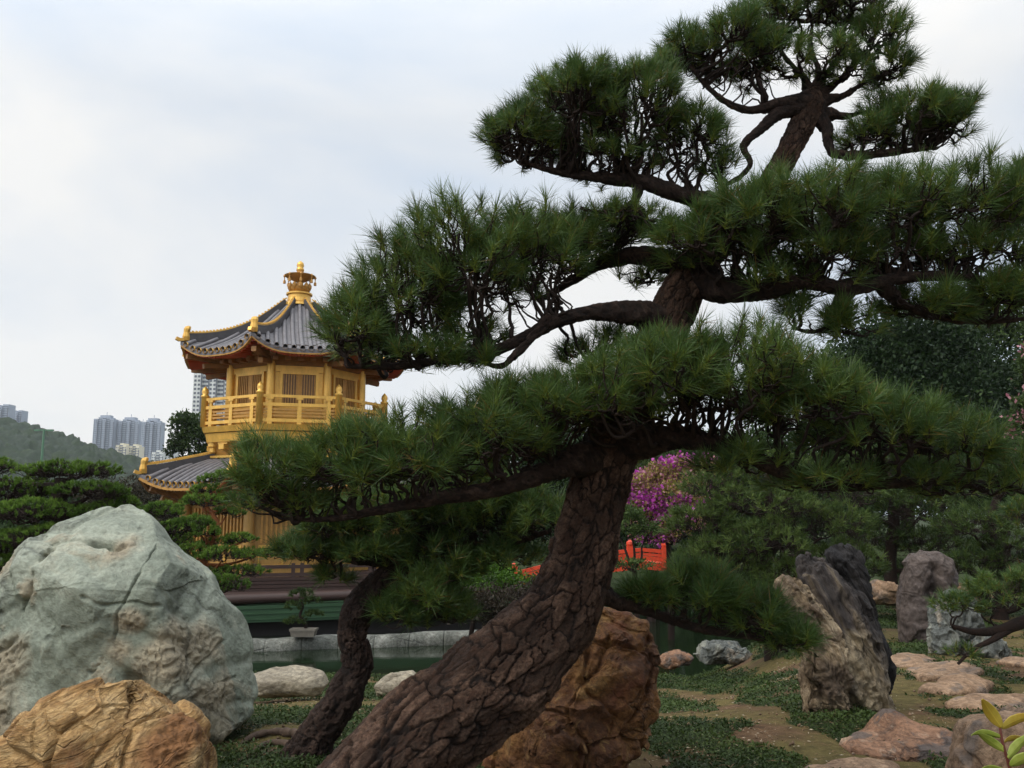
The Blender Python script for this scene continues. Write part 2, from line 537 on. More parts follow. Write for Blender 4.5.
M['timber'] = mat_plain('dark_red_timber', (0.040, 0.020, 0.015), 0.6, 0, 0.3, 4.0, 0.2, 0.4, (0.3, 0.3, 3))
M['timber_dark'] = mat_plain('near_black_timber', (0.016, 0.013, 0.012), 0.7, 0, 0.3, 4.0, 0.2)
M['green_wall'] = mat_plain('green_painted_board', (0.028, 0.066, 0.030), 0.55, 0, 0.2, 1.2, 0.1, 0.3, (1, 1, 5))
M['kerb'] = mat_rock('weathered_pale_kerb', [(0.08, 0.083, 0.07), (0.17, 0.175, 0.15), (0.32, 0.32, 0.28)], None, None, 0.6, 1.2, 12, 0.8, 0.8, 2.0)
M['glass'] = mat_plain('brown_window', (0.16, 0.08, 0.025), 0.25, 0, 0.2, 2, 0)  # even brown fill behind the window bars
M['concrete'] = mat_plain('haze_blue_tower_wall', (0.30, 0.335, 0.40), 0.8, 0, 0.06, 0.05, 0)  # blue cast of distance haze put into the wall colour
M['concrete_white'] = mat_plain('pale_tower_wall', (0.66, 0.66, 0.62), 0.8, 0, 0.06, 0.05, 0)
M['tower_glass'] = mat_plain('tower_window', (0.13, 0.15, 0.18), 0.3, 0, 0.1, 0.05, 0)
M['tower_dark'] = mat_plain('tower_recess', (0.10, 0.11, 0.13), 0.5, 0, 0.1, 0.05, 0)
M['cream'] = mat_plain('cream_tower_wall', (0.70, 0.64, 0.48), 0.8, 0, 0.06, 0.05, 0)
M['pole_green'] = mat_plain('green_painted_metal', (0.10, 0.20, 0.12), 0.5, 0.3, 0.1, 1, 0)
M['clay_pot'] = mat_plain('grey_brown_pot', (0.17, 0.15, 0.12), 0.7, 0, 0.2, 5, 0.1)
M['root'] = mat_plain('root_bark', (0.105, 0.072, 0.052), 0.9, 0, 0.4, 14, 0.6, 0.2)
M['litter'] = mat_plain('pale_litter', (0.36, 0.29, 0.20), 0.8, 0, 0.4, 30, 0)
M['sap_stem'] = mat_plain('red_brown_stem', (0.12, 0.035, 0.025), 0.5, 0, 0.2, 20, 0.1)

M['rock_grey'] = mat_rock('grey_green_boulder', [(0.085, 0.094, 0.066), (0.190, 0.212, 0.160), (0.285, 0.305, 0.235), (0.46, 0.425, 0.31)],
                          ((0.29, 0.245, 0.165), 1.7, 0.57, 0.64, 1.8), ((1, 1, 1.5), (0.2, 0.5, 0)), 0.5, 0.9, 30, 0.7, 0.62, 0.85, (11, 0.54), 0.4)
M['rock_gold'] = mat_rock('ochre_veined_rock', [(0.16, 0.075, 0.024), (0.38, 0.21, 0.072), (0.54, 0.345, 0.145), (0.62, 0.46, 0.25)],
                          ((0.22, 0.10, 0.035), 3.0, 0.56, 0.66, 0.8), ((0.7, 1.2, 4.6), (0.25, -0.30, 0.2)), 0.3, 2.4, 26, 0.9, 0.7, 1.7)
M['rock_orange'] = mat_rock('rusty_brown_rock', [(0.034, 0.015, 0.009), (0.115, 0.048, 0.019), (0.215, 0.100, 0.031), (0.32, 0.20, 0.070)],
                            ((0.11, 0.035, 0.016), 2.2, 0.50, 0.60, 0.8), ((1, 1, 1.3), (0.3, 0.6, 0)), 0.6, 2.2, 24, 0.9, 0.75, 1.9)
M['rock_dark'] = mat_rock('dark_streaked_rock', [(0.020, 0.017, 0.017), (0.045, 0.038, 0.036), (0.085, 0.070, 0.062), (0.20, 0.155, 0.105)],
                          ((0.36, 0.285, 0.185), 3.0, 0.72, 0.76, 1.0), ((3.4, 3.0, 0.45), (0.0, -0.42, 0.0)), 0.6, 2.0, 26, 1.0, 0.8, 2.2, None, 0.5)
M['rock_black'] = mat_rock('near_black_grooved_rock', [(0.012, 0.011, 0.012), (0.030, 0.027, 0.028), (0.058, 0.052, 0.050)], None, ((4.0, 3.4, 0.4), (0.0, -0.36, 0.0)), 0.5, 2.4, 26, 1.0, 0.8, 2.4)
M['rock_tan'] = mat_rock('pitted_tan_rock', [(0.12, 0.082, 0.050), (0.31, 0.225, 0.135), (0.45, 0.345, 0.22), (0.54, 0.46, 0.33)],
                         ((0.12, 0.085, 0.058), 4.0, 0.5, 0.6, 0.9), ((1.8, 1.6, 0.7), (0, -0.42, 0)), 0.7, 3.0, 30, 1.0, 0.8, 2.4, (14, 0.42))
M['rock_purple'] = mat_rock('purple_grey_stone', [(0.058, 0.044, 0.038), (0.095, 0.072, 0.061), (0.135, 0.103, 0.086)],
                            ((0.075, 0.062, 0.062), 1.3, 0.52, 0.60, 0.4), None, 0.4, 1.0, 14, 0.6, 0.8, 1.5)
M['rock_pale'] = mat_rock('pale_blue_grey_rock', [(0.070, 0.076, 0.070), (0.13, 0.138, 0.125), (0.30, 0.295, 0.235)],
                          ((0.30, 0.25, 0.19), 3.0, 0.55, 0.65, 0.6), ((1, 1, 0.6), (0, 0.2, 0)), 0.5, 2.0, 20, 0.8, 0.75, 2.0)
M['rock_step'] = mat_rock('sandy_stepping_stone', [(0.15, 0.088, 0.050), (0.31, 0.195, 0.115), (0.43, 0.295, 0.19)],
                          ((0.13, 0.10, 0.080), 3.2, 0.52, 0.60, 0.6), ((1, 1, 1), (0, 0, 0)), 0.4, 1.6, 22, 0.7, 0.8, 1.8)
M['rock_pink'] = mat_rock('pinkish_flat_rock', [(0.06, 0.046, 0.039), (0.25, 0.128, 0.070), (0.37, 0.20, 0.115), (0.44, 0.34, 0.24)],
                          ((0.085, 0.072, 0.064), 3.0, 0.52, 0.57, 0.6), ((1, 1, 2.5), (0.3, 0.2, 0)), 0.6, 1.8, 22, 0.9, 0.8, 1.8)
M['rock_cream'] = mat_rock('smooth_cream_boulder', [(0.16, 0.135, 0.10), (0.30, 0.255, 0.180), (0.40, 0.345, 0.250)],
                           None, ((1, 1, 2.5), (0, 0, 0)), 0.2, 0.8, 16, 0.35, 0.7, 0.9)

# ground: soil, ochre moss and green moss
def mat_ground():
    m, nt, b = new_mat('garden_ground')
    n = N(nt)
    a = n.noise(0.55, 6, 0.6, 0.4)
    soil = n.ramp(n.noise(7, 7, 0.7), [(0.3, (0.050, 0.029, 0.016)), (0.55, (0.110, 0.064, 0.033)), (0.75, (0.18, 0.115, 0.066))])
    moss = n.ramp(n.noise(9, 7, 0.7), [(0.3, (0.055, 0.045, 0.016)), (0.55, (0.115, 0.088, 0.030)), (0.75, (0.16, 0.130, 0.052))])
    green = n.ramp(n.noise(12, 6, 0.7), [(0.3, (0.012, 0.022, 0.008)), (0.7, (0.036, 0.054, 0.016))])
    c = n.mix(n.ramp(a, [(0.42, 0.0), (0.54, 1.0)]), soil, moss)
    c = n.mix(n.ramp(n.math('ADD', n.attr()[0], n.math('MULTIPLY', n.math('SUBTRACT', n.noise(5, 6, 0.7), 0.5), 0.9)), [(0.35, 0.0), (0.65, 0.95)]), c, green)
    c = n.mix(n.ramp(n.noise(60, 4, 0.8), [(0.60, 0.0), (0.70, 0.55)]), c, (0.24, 0.19, 0.12))
    n.link(c, b.inputs['Base Color'])
    b.inputs['Roughness'].default_value = 0.95
    b.inputs['Specular IOR Level'].default_value = 0.15
    n.link(n.bump(n.math('ADD', n.noise(30, 7, 0.75), n.noise(6, 5, 0.6)), 0.8, 0.03), b.inputs['Normal'])
    return m
M['ground'] = mat_ground()

def mat_water():
    m, nt, b = new_mat('pond_water')
    n = N(nt)
    b.inputs['Base Color'].default_value = (0.007, 0.013, 0.005, 1)
    b.inputs['Roughness'].default_value = 0.06
    b.inputs['IOR'].default_value = 1.33
    v = n.mapping((1, 2.6, 1))
    n.link(n.bump(n.noise(2.2, 4, 0.5, 0.2, v), 0.10, 0.02), b.inputs['Normal'])
    return m
M['water'] = mat_water()

def mat_hill():
    m, nt, b = new_mat('wooded_hill')
    n = N(nt)
    r, g, bb = n.attr()
    c = n.ramp(r, [(0.0, (0.008, 0.021, 0.007)), (0.5, (0.017, 0.040, 0.011)), (1.0, (0.038, 0.066, 0.016))])
    c = n.mix(n.ramp(n.noise(0.35, 6, 0.75), [(0.4, 0.6), (0.6, 0.0)]), c, (0.016, 0.028, 0.012))
    n.link(c, b.inputs['Base Color'])
    b.inputs['Roughness'].default_value = 0.9
    n.link(n.bump(n.noise(0.6, 8, 0.8), 1.0, 2.5), b.inputs['Normal'])
    return m
M['hill'] = mat_hill()


# ================================================================== SETTING
# ground: one sheet, fine near the camera, coarse out to the horizon
def warp(t, lin, far, k=5):
    return np.sign(t) * (lin * np.abs(t) + far * np.abs(t) ** k)
gx = warp(np.linspace(-1, 1, 341), 16, 2150, 7)
gy = warp(np.linspace(-0.55, 1, 381), 26, 2350, 9) + 0.0
XX, YY = np.meshgrid(gx, gy)
ZZ = hterr(XX, YY)
V = np.stack([XX, YY, ZZ], -1).reshape(-1, 3)
nx, ny = len(gx), len(gy)
ii, jj = np.meshgrid(np.arange(nx - 1), np.arange(ny - 1))
q = (jj * nx + ii).ravel()
GROUND_XY = V[:, :2].copy()
me = fast_mesh('ground', V, np.stack([q, q + 1, q + nx + 1, q + nx], 1), np.zeros((len(V), 3)))
ground = link_mesh('ground', me, M['ground'], smooth=True)
tag(ground, kind='structure')

# pond
wv, wf = [], []
mb = MB()
mb.add([(-60, 15, WATER), (34, 15, WATER), (34, 56, WATER), (-60, 56, WATER)], [(0, 1, 2, 3)])
tag(mb.build('pond_water', M['water']), kind='structure')

# wooded hill on the left, far off
def hill():
    D = 560.0
    prof = [(-260, 400), (-160, 408), (-60, 413), (0, 419), (30, 424), (55, 435), (90, 446), (120, 455), (150, 465), (185, 475), (230, 487), (300, 505)]
    us = np.linspace(-260, 300, 420)
    py = np.interp(us, [a for a, b in prof], [b for a, b in prof])
    top = np.array([P(a, b, D) for a, b in zip(us, py)])
    rows = []
    ts = np.linspace(0, 1, 110)
    for t in ts:                       # t 0 at the foot (nearer), 1 on the ridge, then over the back
        s = t / 0.8
        if s <= 1:
            yy = 300 + (D - 300) * s
            zz = -2 + (top[:, 2] + 2) * (s ** 1.15)
            xx = top[:, 0] * (yy / D)
        else:
            k = (s - 1) / 0.25
            yy = D + 160 * k
            zz = top[:, 2] * (1 - 0.7 * k * k)
            xx = top[:, 0] * (yy / D)
        rows.append(np.stack([xx, np.full_like(xx, yy), zz], 1))
    V = np.concatenate(rows)
    f1, f2, idv = voro(np.stack([V[:, 0] / 7.5, V[:, 1] / 7.5, np.zeros(len(V))], 1), 5)
    g1, g2, idg = voro(np.stack([V[:, 0] / 3.1, V[:, 1] / 3.1, np.zeros(len(V))], 1), 9)
    V[:, 2] += (0.75 - f1) * 5.0 * (0.5 + idv) + (0.7 - g1) * 1.6
    V[:, 2] += 5 * fbm(V / 40.0, 3, 2)
    k = len(us)
    ii, jj = np.meshgrid(np.arange(k - 1), np.arange(len(ts) - 1))
    q = (jj * k + ii).ravel()
    me = fast_mesh('hill', V, np.stack([q, q + 1, q + k + 1, q + k], 1), np.stack([0.6 * idv + 0.4 * idg, idg, idg], 1))
    tag(link_mesh('hill', me, M['hill'], smooth=True), kind='structure')
hill()

# haze: the pale air that fades the towers and the hill
hz = MB()
hz.box((0, 1160, 247.5), 4700, 2500, 505)
mh = bpy.data.materials.new('haze_air'); mh.use_nodes = True
mh.node_tree.nodes.remove(mh.node_tree.nodes['Principled BSDF'])
pv = mh.node_tree.nodes.new('ShaderNodeVolumePrincipled')
pv.inputs['Color'].default_value = (0.90, 0.94, 1.0, 1)
pv.inputs['Density'].default_value = 0.00011
pv.inputs['Anisotropy'].default_value = 0.2
mh.node_tree.links.new(pv.outputs[0], mh.node_tree.nodes['Material Output'].inputs['Volume'])
USE_HAZE = True
if USE_HAZE:
    tag(hz.build('haze', mh), kind='stuff')

# ------------------------------------------------------------------ towers
def tower(px0, px1, ptop, d, wall, label, bays=5, floor_h=3.0, crown=True, group='far apartment towers', glass='tower_glass', base=-2.0):
    a, b = P(px0, ptop, d), P(px1, ptop, d)
    w = b[0] - a[0]; zt = a[2]
    cx = (a[0] + b[0]) / 2
    t = empty('apartment_tower', (cx, d, base), label, 'tower', group)
    mb, mg, md = MB(), MB(), MB()
    bw = w / bays
    for i in range(bays):
        x = a[0] + bw * (i + 0.5)
        dep = [0.0, 2.2, 0.6, 2.6, 0.3][i % 5]
        top = zt - (0 if i % 2 else 2.5)
        mb.box((x, d + 8 + dep, (top + base) / 2), bw * 0.999, 16, top - base)
        y0 = d + dep
        nf = int(min(45, (top - max(base, zt - 150)) / floor_h))
        for k in range(nf):
            z = top - 3.0 - k * floor_h
            for sx in (-0.24, 0.24):
                mg.box((x + sx * bw, y0 - 0.05, z), bw * (0.44 if i % 2 else 0.28), 0.3, floor_h * 0.5)
        md.box((x + bw * 0.5, y0 + 0.4 - dep, (top + base) / 2 - 2), bw * 0.10, 0.9 + 0.2 * i / bays, top - base - 5)
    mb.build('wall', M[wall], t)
    tag(mg.build('window', M[glass], t), kind='stuff')
    md.build('wall_recess', M['tower_dark'], t)
    if crown:
        r = MB(); r.box((cx, d + 9, zt + 1.0), w * 0.5, 10, 4.0)
        r.beam((cx, d + 9, zt + 3), (cx, d + 9, zt + 8), 0.6, 0.6, (0, 1, 0))
        r.build('roof_plant', M[wall], t)
    return t
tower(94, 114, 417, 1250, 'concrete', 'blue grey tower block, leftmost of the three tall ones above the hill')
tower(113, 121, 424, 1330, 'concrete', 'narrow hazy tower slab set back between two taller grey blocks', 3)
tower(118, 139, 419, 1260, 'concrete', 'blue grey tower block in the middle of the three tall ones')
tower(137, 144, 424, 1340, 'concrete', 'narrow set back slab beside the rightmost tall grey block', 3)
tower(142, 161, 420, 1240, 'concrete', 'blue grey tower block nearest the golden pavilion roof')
tower(116, 126, 443, 1050, 'cream', 'small cream block, left one of the pair below the tall towers', 3, crown=False)
tower(129, 139, 444, 1060, 'cream', 'small cream block, right one of the pair below the tall towers', 3, crown=False)
tower(152, 163, 450, 1000, 'concrete_white', 'low white block at the hill foot beside the lower roof tip', 3, crown=False)
tower(163, 174, 447, 1040, 'concrete_white', 'pale white block half hidden by the dark tree beside the pavilion', 3, crown=False)
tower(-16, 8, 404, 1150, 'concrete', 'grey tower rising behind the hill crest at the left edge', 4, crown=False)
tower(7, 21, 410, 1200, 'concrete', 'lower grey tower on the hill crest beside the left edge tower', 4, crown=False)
tower(195, 233, 352, 620, 'concrete_white', 'tall pale apartment tower with dark balconies right behind the pavilion', 5, glass='tower_dark')

lp = P(41, 470, 160)
lamp = empty('lamp_post', (lp[0], 160, -1.2), 'tall green lamp post in front of the wooded hill', 'lamp post')
zt = P(41, 430, 160)[2]
mb = MB(); mb.tube([(lp[0], 160, -1.2), (lp[0], 160, zt)], [0.30, 0.20], 8); mb.build('pole', M['pole_green'], lamp)
mb = MB(); mb.beam((lp[0] - 1.2, 160, zt), (lp[0] + 1.2, 160, zt), 0.3, 0.2)
mb.box((lp[0] - 1.2, 160, zt - 0.05), 1.0, 0.5, 0.3); mb.box((lp[0] + 1.2, 160, zt - 0.05), 1.0, 0.5, 0.3)
mb.build('lamp_head', M['pole_green'], lamp)


# ------------------------------------------------------------------ golden pavilion
def pavilion():
    c0 = np.array([PAVC[0], PAVY])
    view = c0 / np.linalg.norm(c0)
    rt = np.array([view[1], -view[0]]); tw = -view
    PH = [R(-20 + 45 * k) for k in range(8)]
    def V3(phi, r, z):
        q = c0 + r * math.sin(phi) * rt + r * math.cos(phi) * tw
        return np.array([q[0], q[1], z])
    def octo(r, z): return [V3(p, r, z) for p in PH]
    def zat(py, front):           # height of picture row py on the plane `front` metres nearer than the centre
        return P(292, py, PAVY - front)[2]
    base_z = zat(590, 4.5)
    root = empty('golden_pavilion', (c0[0], c0[1], base_z), 'two storey octagonal golden pavilion with grey tiled roofs and flame finial', 'pavilion')
    def facet(k):
        """Middle direction, side direction of facet k."""
        pm = PH[k] + R(22.5)
        return pm
    def prism(mb, r0, z0, r1, z1): mb.ring([octo(r0, z0), octo(r1, z1)])
    AP = math.cos(R(22.5)); HS = math.sin(R(22.5))
    def fpt(k, v, out, z):
        """Point on facet k: v metres along it, out = distance from the axis."""
        pm = facet(k)
        q = c0 + out * (math.sin(pm) * rt + math.cos(pm) * tw) + v * (math.cos(pm) * rt - math.sin(pm) * tw)
        return np.array([q[0], q[1], z])
    def fbox(mb, k, v0, v1, o0, o1, z0, z1):
        mb.hexa([fpt(k, v0, o0, z0), fpt(k, v1, o0, z0), fpt(k, v1, o1, z0), fpt(k, v0, o1, z0)],
                [fpt(k, v0, o0, z1), fpt(k, v1, o0, z1), fpt(k, v1, o1, z1), fpt(k, v0, o1, z1)])

    # ---- lower storey
    zb = zat(580, 4.0)
    zl_top = zat(497, 3.6)
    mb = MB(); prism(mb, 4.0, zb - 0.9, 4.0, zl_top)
    wl_ = mb.build('lower_wall', M['gold_shaded'], root)
    for k in range(8):
        mb = MB()
        h = 4.0 * HS; o = 4.0 * AP
        for i in range(3):                       # panel mouldings
            a = -h * 0.78 + i * h * 0.53
            for zz in (zat(551, 3.7), zat(546.5, 3.7), zat(566, 3.7)):
                fbox(mb, k, a, a + h * 0.48, o + 0.005, o + 0.055, zz - 0.05, zz + 0.05)
            for v in (a - 0.04, a + h * 0.48):
                fbox(mb, k, v, v + 0.04, o + 0.004, o + 0.05, zat(566, 3.7) - 0.05, zat(546.5, 3.7) + 0.05)
            mb.build('panel_moulding', M['gold_bright'], root); mb = MB()
        mb = MB()
        for i in range(15):
            a = -h * 0.75 + i * h * 0.107
            fbox(mb, k, a - 0.035, a + 0.035, o + 0.005, o + 0.07, zat(543, 3.7), zat(508, 3.7))
        lat = mb.build('lattice', M['gold_dim'], root)
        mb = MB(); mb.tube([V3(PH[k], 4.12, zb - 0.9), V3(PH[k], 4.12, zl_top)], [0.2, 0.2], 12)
        mb.build('lower_column', M['gold_shaded'], root, smooth=True)

    # ---- roofs
    def roof(name, r_top, z_top, r_eave, z_eave, lift, pitch, sag, ridge_w):
        """Concave octagonal tiled roof with lifted corners; part with ribs, ridges, ornaments, rafters."""
        T = np.linspace(0, 1, 15)
        def prof(t): return z_top + (z_eave - z_top) * (t + sag * math.sin(math.pi * t) * (1 - 0.2 * t))
        def pt(k, u, t, dz=0.0, dout=0.0):
            r = r_top + (r_eave - r_top) * t
            z = prof(t) + lift * (abs(u) ** 3.2) * t ** 2.2
            ext = 1 + 0.035 * abs(u) ** 4 * t * t
            return fpt(k, u * r * HS * ext, r * AP * ext + dout, z + dz)
        mb = MB()
        us = np.linspace(-1, 1, 17)
        for k in range(8):
            v = [pt(k, u, t) for t in T for u in us] + [pt(k, u, t, -0.14) for t in T for u in us]
            nu = len(us); o2 = nu * len(T); f = []
            for i in range(len(T) - 1):
                for j in range(nu - 1):
                    a = i * nu + j
                    f.append((a, a + 1, a + nu + 1, a + nu))
                    f.append((o2 + a, o2 + a + nu, o2 + a + nu + 1, o2 + a + 1))
            for j in range(nu - 1):
                a = (len(T) - 1) * nu + j
                f.append((a, a + 1, o2 + a + 1, o2 + a))
            mb.add(v, f)
        rf = mb.build(name, M['tile'], root, smooth=False)
        mb, me_ = MB(), MB()
        for k in range(8):
            vmax = r_eave * HS
            n = int(vmax / pitch)
            for j in range(-n, n + 1):
                v = j * pitch
                t0 = max(0.0, (abs(v) / HS - r_top) / (r_eave - r_top)) + 0.03
                if t0 > 0.93: continue
                path = []
                for t in np.linspace(t0, 1.0, 9):
                    r = r_top + (r_eave - r_top) * t
                    path.append(pt(k, max(-1, min(1, v / (r * HS))), t, 0.035))
                mb.tube(path, 0.085, 6)
                e = path[-1]; g = fpt(k, 0, 0.06, 0) - fpt(k, 0, 0, 0)
                me_.tube([e - g * 0.2 + (0, 0, -0.02), e + g * 0.9 + (0, 0, -0.02)], 0.105, 8)
        mb.build('tile_rib', M['tile'], rf, smooth=True)
        tag(me_.build('tile_end', M['gold'], rf), kind='stuff')
        for k in range(8):                       # hip ridges with gold capping and corner ornaments
            cap, body = MB(), MB()
            pts = [pt(k, -1, t, 0.12) for t in np.linspace(0.0, 0.955, 12)]
            for a, b in zip(pts[:-1], pts[1:]): body.beam(a, b, ridge_w, 0.30)
            for a, b in zip(pts[:-1], pts[1:]): cap.beam(a + (0, 0, 0.19), b + (0, 0, 0.19), ridge_w * 0.55, 0.05)
            body.build('ridge', M['tile_dark'], rf)
            for i in range(30):
                t = 0.03 + 0.9 * i / 29
                q_ = pt(k, -1, t, 0.355)
                cap.box(q_, 0.07, 0.07, 0.05)
            cap.build('ridge_cap', M['gold_bright'], rf)
            e = pts[-1]; out = V3(PH[k], 1, 0) - V3(PH[k], 0, 0)
            om = MB()
            sdv = np.cross(out, (0, 0, 1))
            om.ring([[e + out * (ox + rr * math.cos(a)) + sdv * (ww * math.sin(a)) + np.array([0, 0, zz]) for a in np.linspace(0, 2 * math.pi, 8, endpoint=False)]
                     for ox, rr, ww, zz in ((-0.02, 0.12, 0.13, -0.12), (0.0, 0.14, 0.15, 0.03), (0.0, 0.10, 0.12, 0.20), (-0.03, 0.13, 0.14, 0.33), (-0.06, 0.11, 0.11, 0.42), (-0.08, 0.03, 0.03, 0.46))])
            tip = pt(k, -1, 1.0, 0.03)
            om.beam(e + (0, 0, -0.06), tip + out * 0.06, 0.15, 0.11)
            om.beam(tip + out * 0.03, tip + out * 0.17 + (0, 0, 0.05), 0.12, 0.12)
            om.build('corner_ornament', M['gold_bright'], rf)
        # eave edge board, rafters and bracket tiers below
        rb, eb = MB(), MB()
        for k in range(8):
            for u in np.linspace(-0.97, 0.97, 25):
                a = pt(k, u, 0.97, -0.22); b = pt(k, u, 0.62, -0.30)
                b[2] = min(b[2], a[2] + 0.16)
                rb.beam(b, a, 0.10, 0.11)
            for u0, u1 in zip(us[:-1], us[1:]):
                eb.beam(pt(k, u0, 0.985, -0.17), pt(k, u1, 0.985, -0.17), 0.10, 0.09)
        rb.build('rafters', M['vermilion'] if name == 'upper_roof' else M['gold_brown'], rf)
        eb.build('eave_board', M['gold_dim'], rf)
        return rf, pt, prof

    # lower roof
    zt1 = zat(459, 2.9); ze1 = zat(484, 5.4)
    rf1, pt1, _ = roof('lower_roof', 3.15, zt1, 5.62, ze1, 0.42, 0.30, -0.10, 0.15)
    # bracket tiers under the lower roof
    mb = MB()
    z1 = zl_top
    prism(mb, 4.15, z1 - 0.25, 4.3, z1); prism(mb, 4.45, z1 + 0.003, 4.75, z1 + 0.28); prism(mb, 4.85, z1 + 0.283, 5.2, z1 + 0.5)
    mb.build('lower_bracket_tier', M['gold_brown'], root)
    for k in range(8):
        mb = MB()
        a = V3(PH[k], 4.2, z1 - 0.35); b = V3(PH[k], 5.0, ze1 - 0.42)
        mb.beam(a, b, 0.22, 0.2); mb.beam(a + (0, 0, 0.3), V3(PH[k], 5.4, ze1 - 0.08), 0.2, 0.2)
        mb.build('lower_corner_bracket', M['gold_brown'], root)

    # ---- balcony
    zf = zat(424, 3.4)
    mb = MB()
    prism(mb, 3.62, zat(430, 3.4), 3.70, zf)
    prism(mb, 3.48, zat(440, 3.3), 3.55, zat(431, 3.3))
    mb.build('balcony_floor', M['gold'], root)
    mb = MB()
    prism(mb, 3.12, zat(455, 3.0), 3.28, zat(440.5, 3.1))
    prism(mb, 3.20, zat(447, 3.0), 3.40, zat(440.2, 3.1))
    mb.build('balcony_bracket_tier', M['gold_dim'], root)
    mb = MB()
    for k in range(8):
        fbox(mb, k, -1.30, 1.30, 3.30 * AP, 3.30 * AP + 0.08, zat(456.5, 3.1), zat(454.2, 3.1))
    mb.build('base_ridge_cap', M['gold_bright'], root)
    for k in range(8):
        mb = MB(); h = 3.3 * HS; o = 3.25 * AP
        zz = zat(444, 3.1)
        for v in (-h * 0.45, h * 0.45):
            fbox(mb, k, v - 0.13, v + 0.13, o - 0.05, o + 0.22, zz - 0.14, zz + 0.04)
            fbox(mb, k, v - 0.24, v + 0.24, o - 0.05, o + 0.16, zz + 0.05, zz + 0.16)
        q_ = V3(PH[k], 3.22, zz)
        mb.lathe(q_ + (0, 0, -0.28), [(0.05, 0), (0.13, 0.05), (0.13, 0.2), (0.2, 0.26), (0.2, 0.42)], 10)
        mb.build('balcony_bracket', M['gold'], root)
    # railings
    zr1, zr2, zr3 = zat(396, 3.4), zat(404.5, 3.4), zat(420, 3.4)
    for k in range(8):
        h = 3.62 * HS - 0.10; o = 3.62 * AP
        mb = MB()
        fbox(mb, k, -h, h, o - 0.05, o + 0.05, zr1 - 0.05, zr1 + 0.05)
        fbox(mb, k, -h, h, o - 0.05, o + 0.05, zr2 - 0.06, zr2 + 0.06)
        fbox(mb, k, -h, h, o - 0.05, o + 0.05, zr3 - 0.07, zr3 + 0.05)
        for v in (-h + 0.25, 0, h - 0.25):
            fbox(mb, k, v - 0.08, v + 0.08, o - 0.045, o + 0.045, zf, zr2 - 0.06)
            fbox(mb, k, v - 0.05, v + 0.05, o - 0.04, o + 0.04, zr2 + 0.06, zr1 - 0.05)
            fbox(mb, k, v - 0.12, v + 0.12, o - 0.06, o + 0.06, zr1 - 0.12, zr1 - 0.051)
        r_ = mb.build('railing', M['gold'], root)
        mb = MB()
        for zz in np.linspace(zr3 + 0.16, zr2 - 0.17, 3):
            fbox(mb, k, -h, h, o - 0.02, o + 0.02, zz - 0.035, zz + 0.035)
        mb.build('railing_slats', M['gold_dim'], r_)
        q_ = V3(PH[k], 3.62, zf)
        zt = zat(382, 3.4) - zf
        mb = MB()
        mb.lathe(q_, [(0.13, 0.0), (0.13, zt * 0.72), (0.15, zt * 0.73), (0.15, zt * 0.77), (0.09, zt * 0.79), (0.13, zt * 0.85), (0.11, zt * 0.92), (0.05, zt * 0.97), (0.01, zt)], 12)
        mb.build('railing_post', M['gold'], root, smooth=True)

    # ---- upper storey
    ru = 2.62
    zu = zat(362, 2.5)
    mb = MB(); prism(mb, ru, zf - 0.002, ru, zu); mb.build('upper_wall', M['gold'], root)
    zw0, zw1 = zat(406, 2.5), zat(374, 2.5)
    for k in range(8):
        h = ru * HS; o = ru * AP
        mb = MB()
        fbox(mb, k, -0.60, 0.60, o + 0.004, o + 0.012, zw0, zw1)
        wd = mb.build('window', M['glass'], root)
        mb = MB()
        for i in range(13):
            v = -0.564 + i * 0.094
            if i == 6: fbox(mb, k, v - 0.07, v + 0.07, o + 0.014, o + 0.05, zw0, zw1)
            else: fbox(mb, k, v - 0.022, v + 0.022, o + 0.014, o + 0.055, zw0, zw1)
        mb.build('window_bars', M['gold_dim'], wd)
        mb = MB()
        for a, b, c, d in ((-0.70, -0.60, zw0 - 0.1, zw1 + 0.1), (0.60, 0.70, zw0 - 0.1, zw1 + 0.1), (-0.60, 0.60, zw1, zw1 + 0.1), (-0.60, 0.60, zw0 - 0.1, zw0)):
            fbox(mb, k, a, b, o + 0.004, o + 0.09, c, d)
        mb.build('window_frame', M['gold'], wd)
        mb = MB(); fbox(mb, k, -h + 0.12, h - 0.12, o + 0.004, o + 0.07, zu - 0.36, zu - 0.14)
        mb.build('lintel', M['gold'], root)
        mb = MB(); mb.tube([V3(PH[k], ru + 0.06, zf), V3(PH[k], ru + 0.06, zu)], [0.165, 0.155], 12)
        mb.build('upper_column', M['gold'], root, smooth=True)

    # upper roof
    zt2 = zat(304, 0.6); ze2 = zat(347.5, 4.2)
    rf2, pt2, _ = roof('upper_roof', 0.55, zt2, 4.48, ze2, 0.50, 0.30, 0.15, 0.15)
    mb = MB()
    prism(mb, 2.72, zu - 0.12, 2.8, zu + 0.02)
    prism(mb, 2.95, zu + 0.023, 3.15, zu + 0.16); prism(mb, 3.25, zu + 0.163, 3.5, zu + 0.30); prism(mb, 3.6, zu + 0.303, 3.95, zu + 0.46)
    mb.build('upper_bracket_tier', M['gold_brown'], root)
    for k in range(8):
        for v in np.linspace(-0.9, 0.9, 5):
            bk = MB()
            for i, (oo, zz) in enumerate(((2.75, -0.02), (3.05, 0.12), (3.4, 0.26))):
                fbox(bk, k, v * (1 + 0.12 * i) - 0.1, v * (1 + 0.12 * i) + 0.1, oo, oo + 0.34, zu + zz, zu + zz + 0.141)
            bk.build('bracket_set', M['gold_brown'], root)
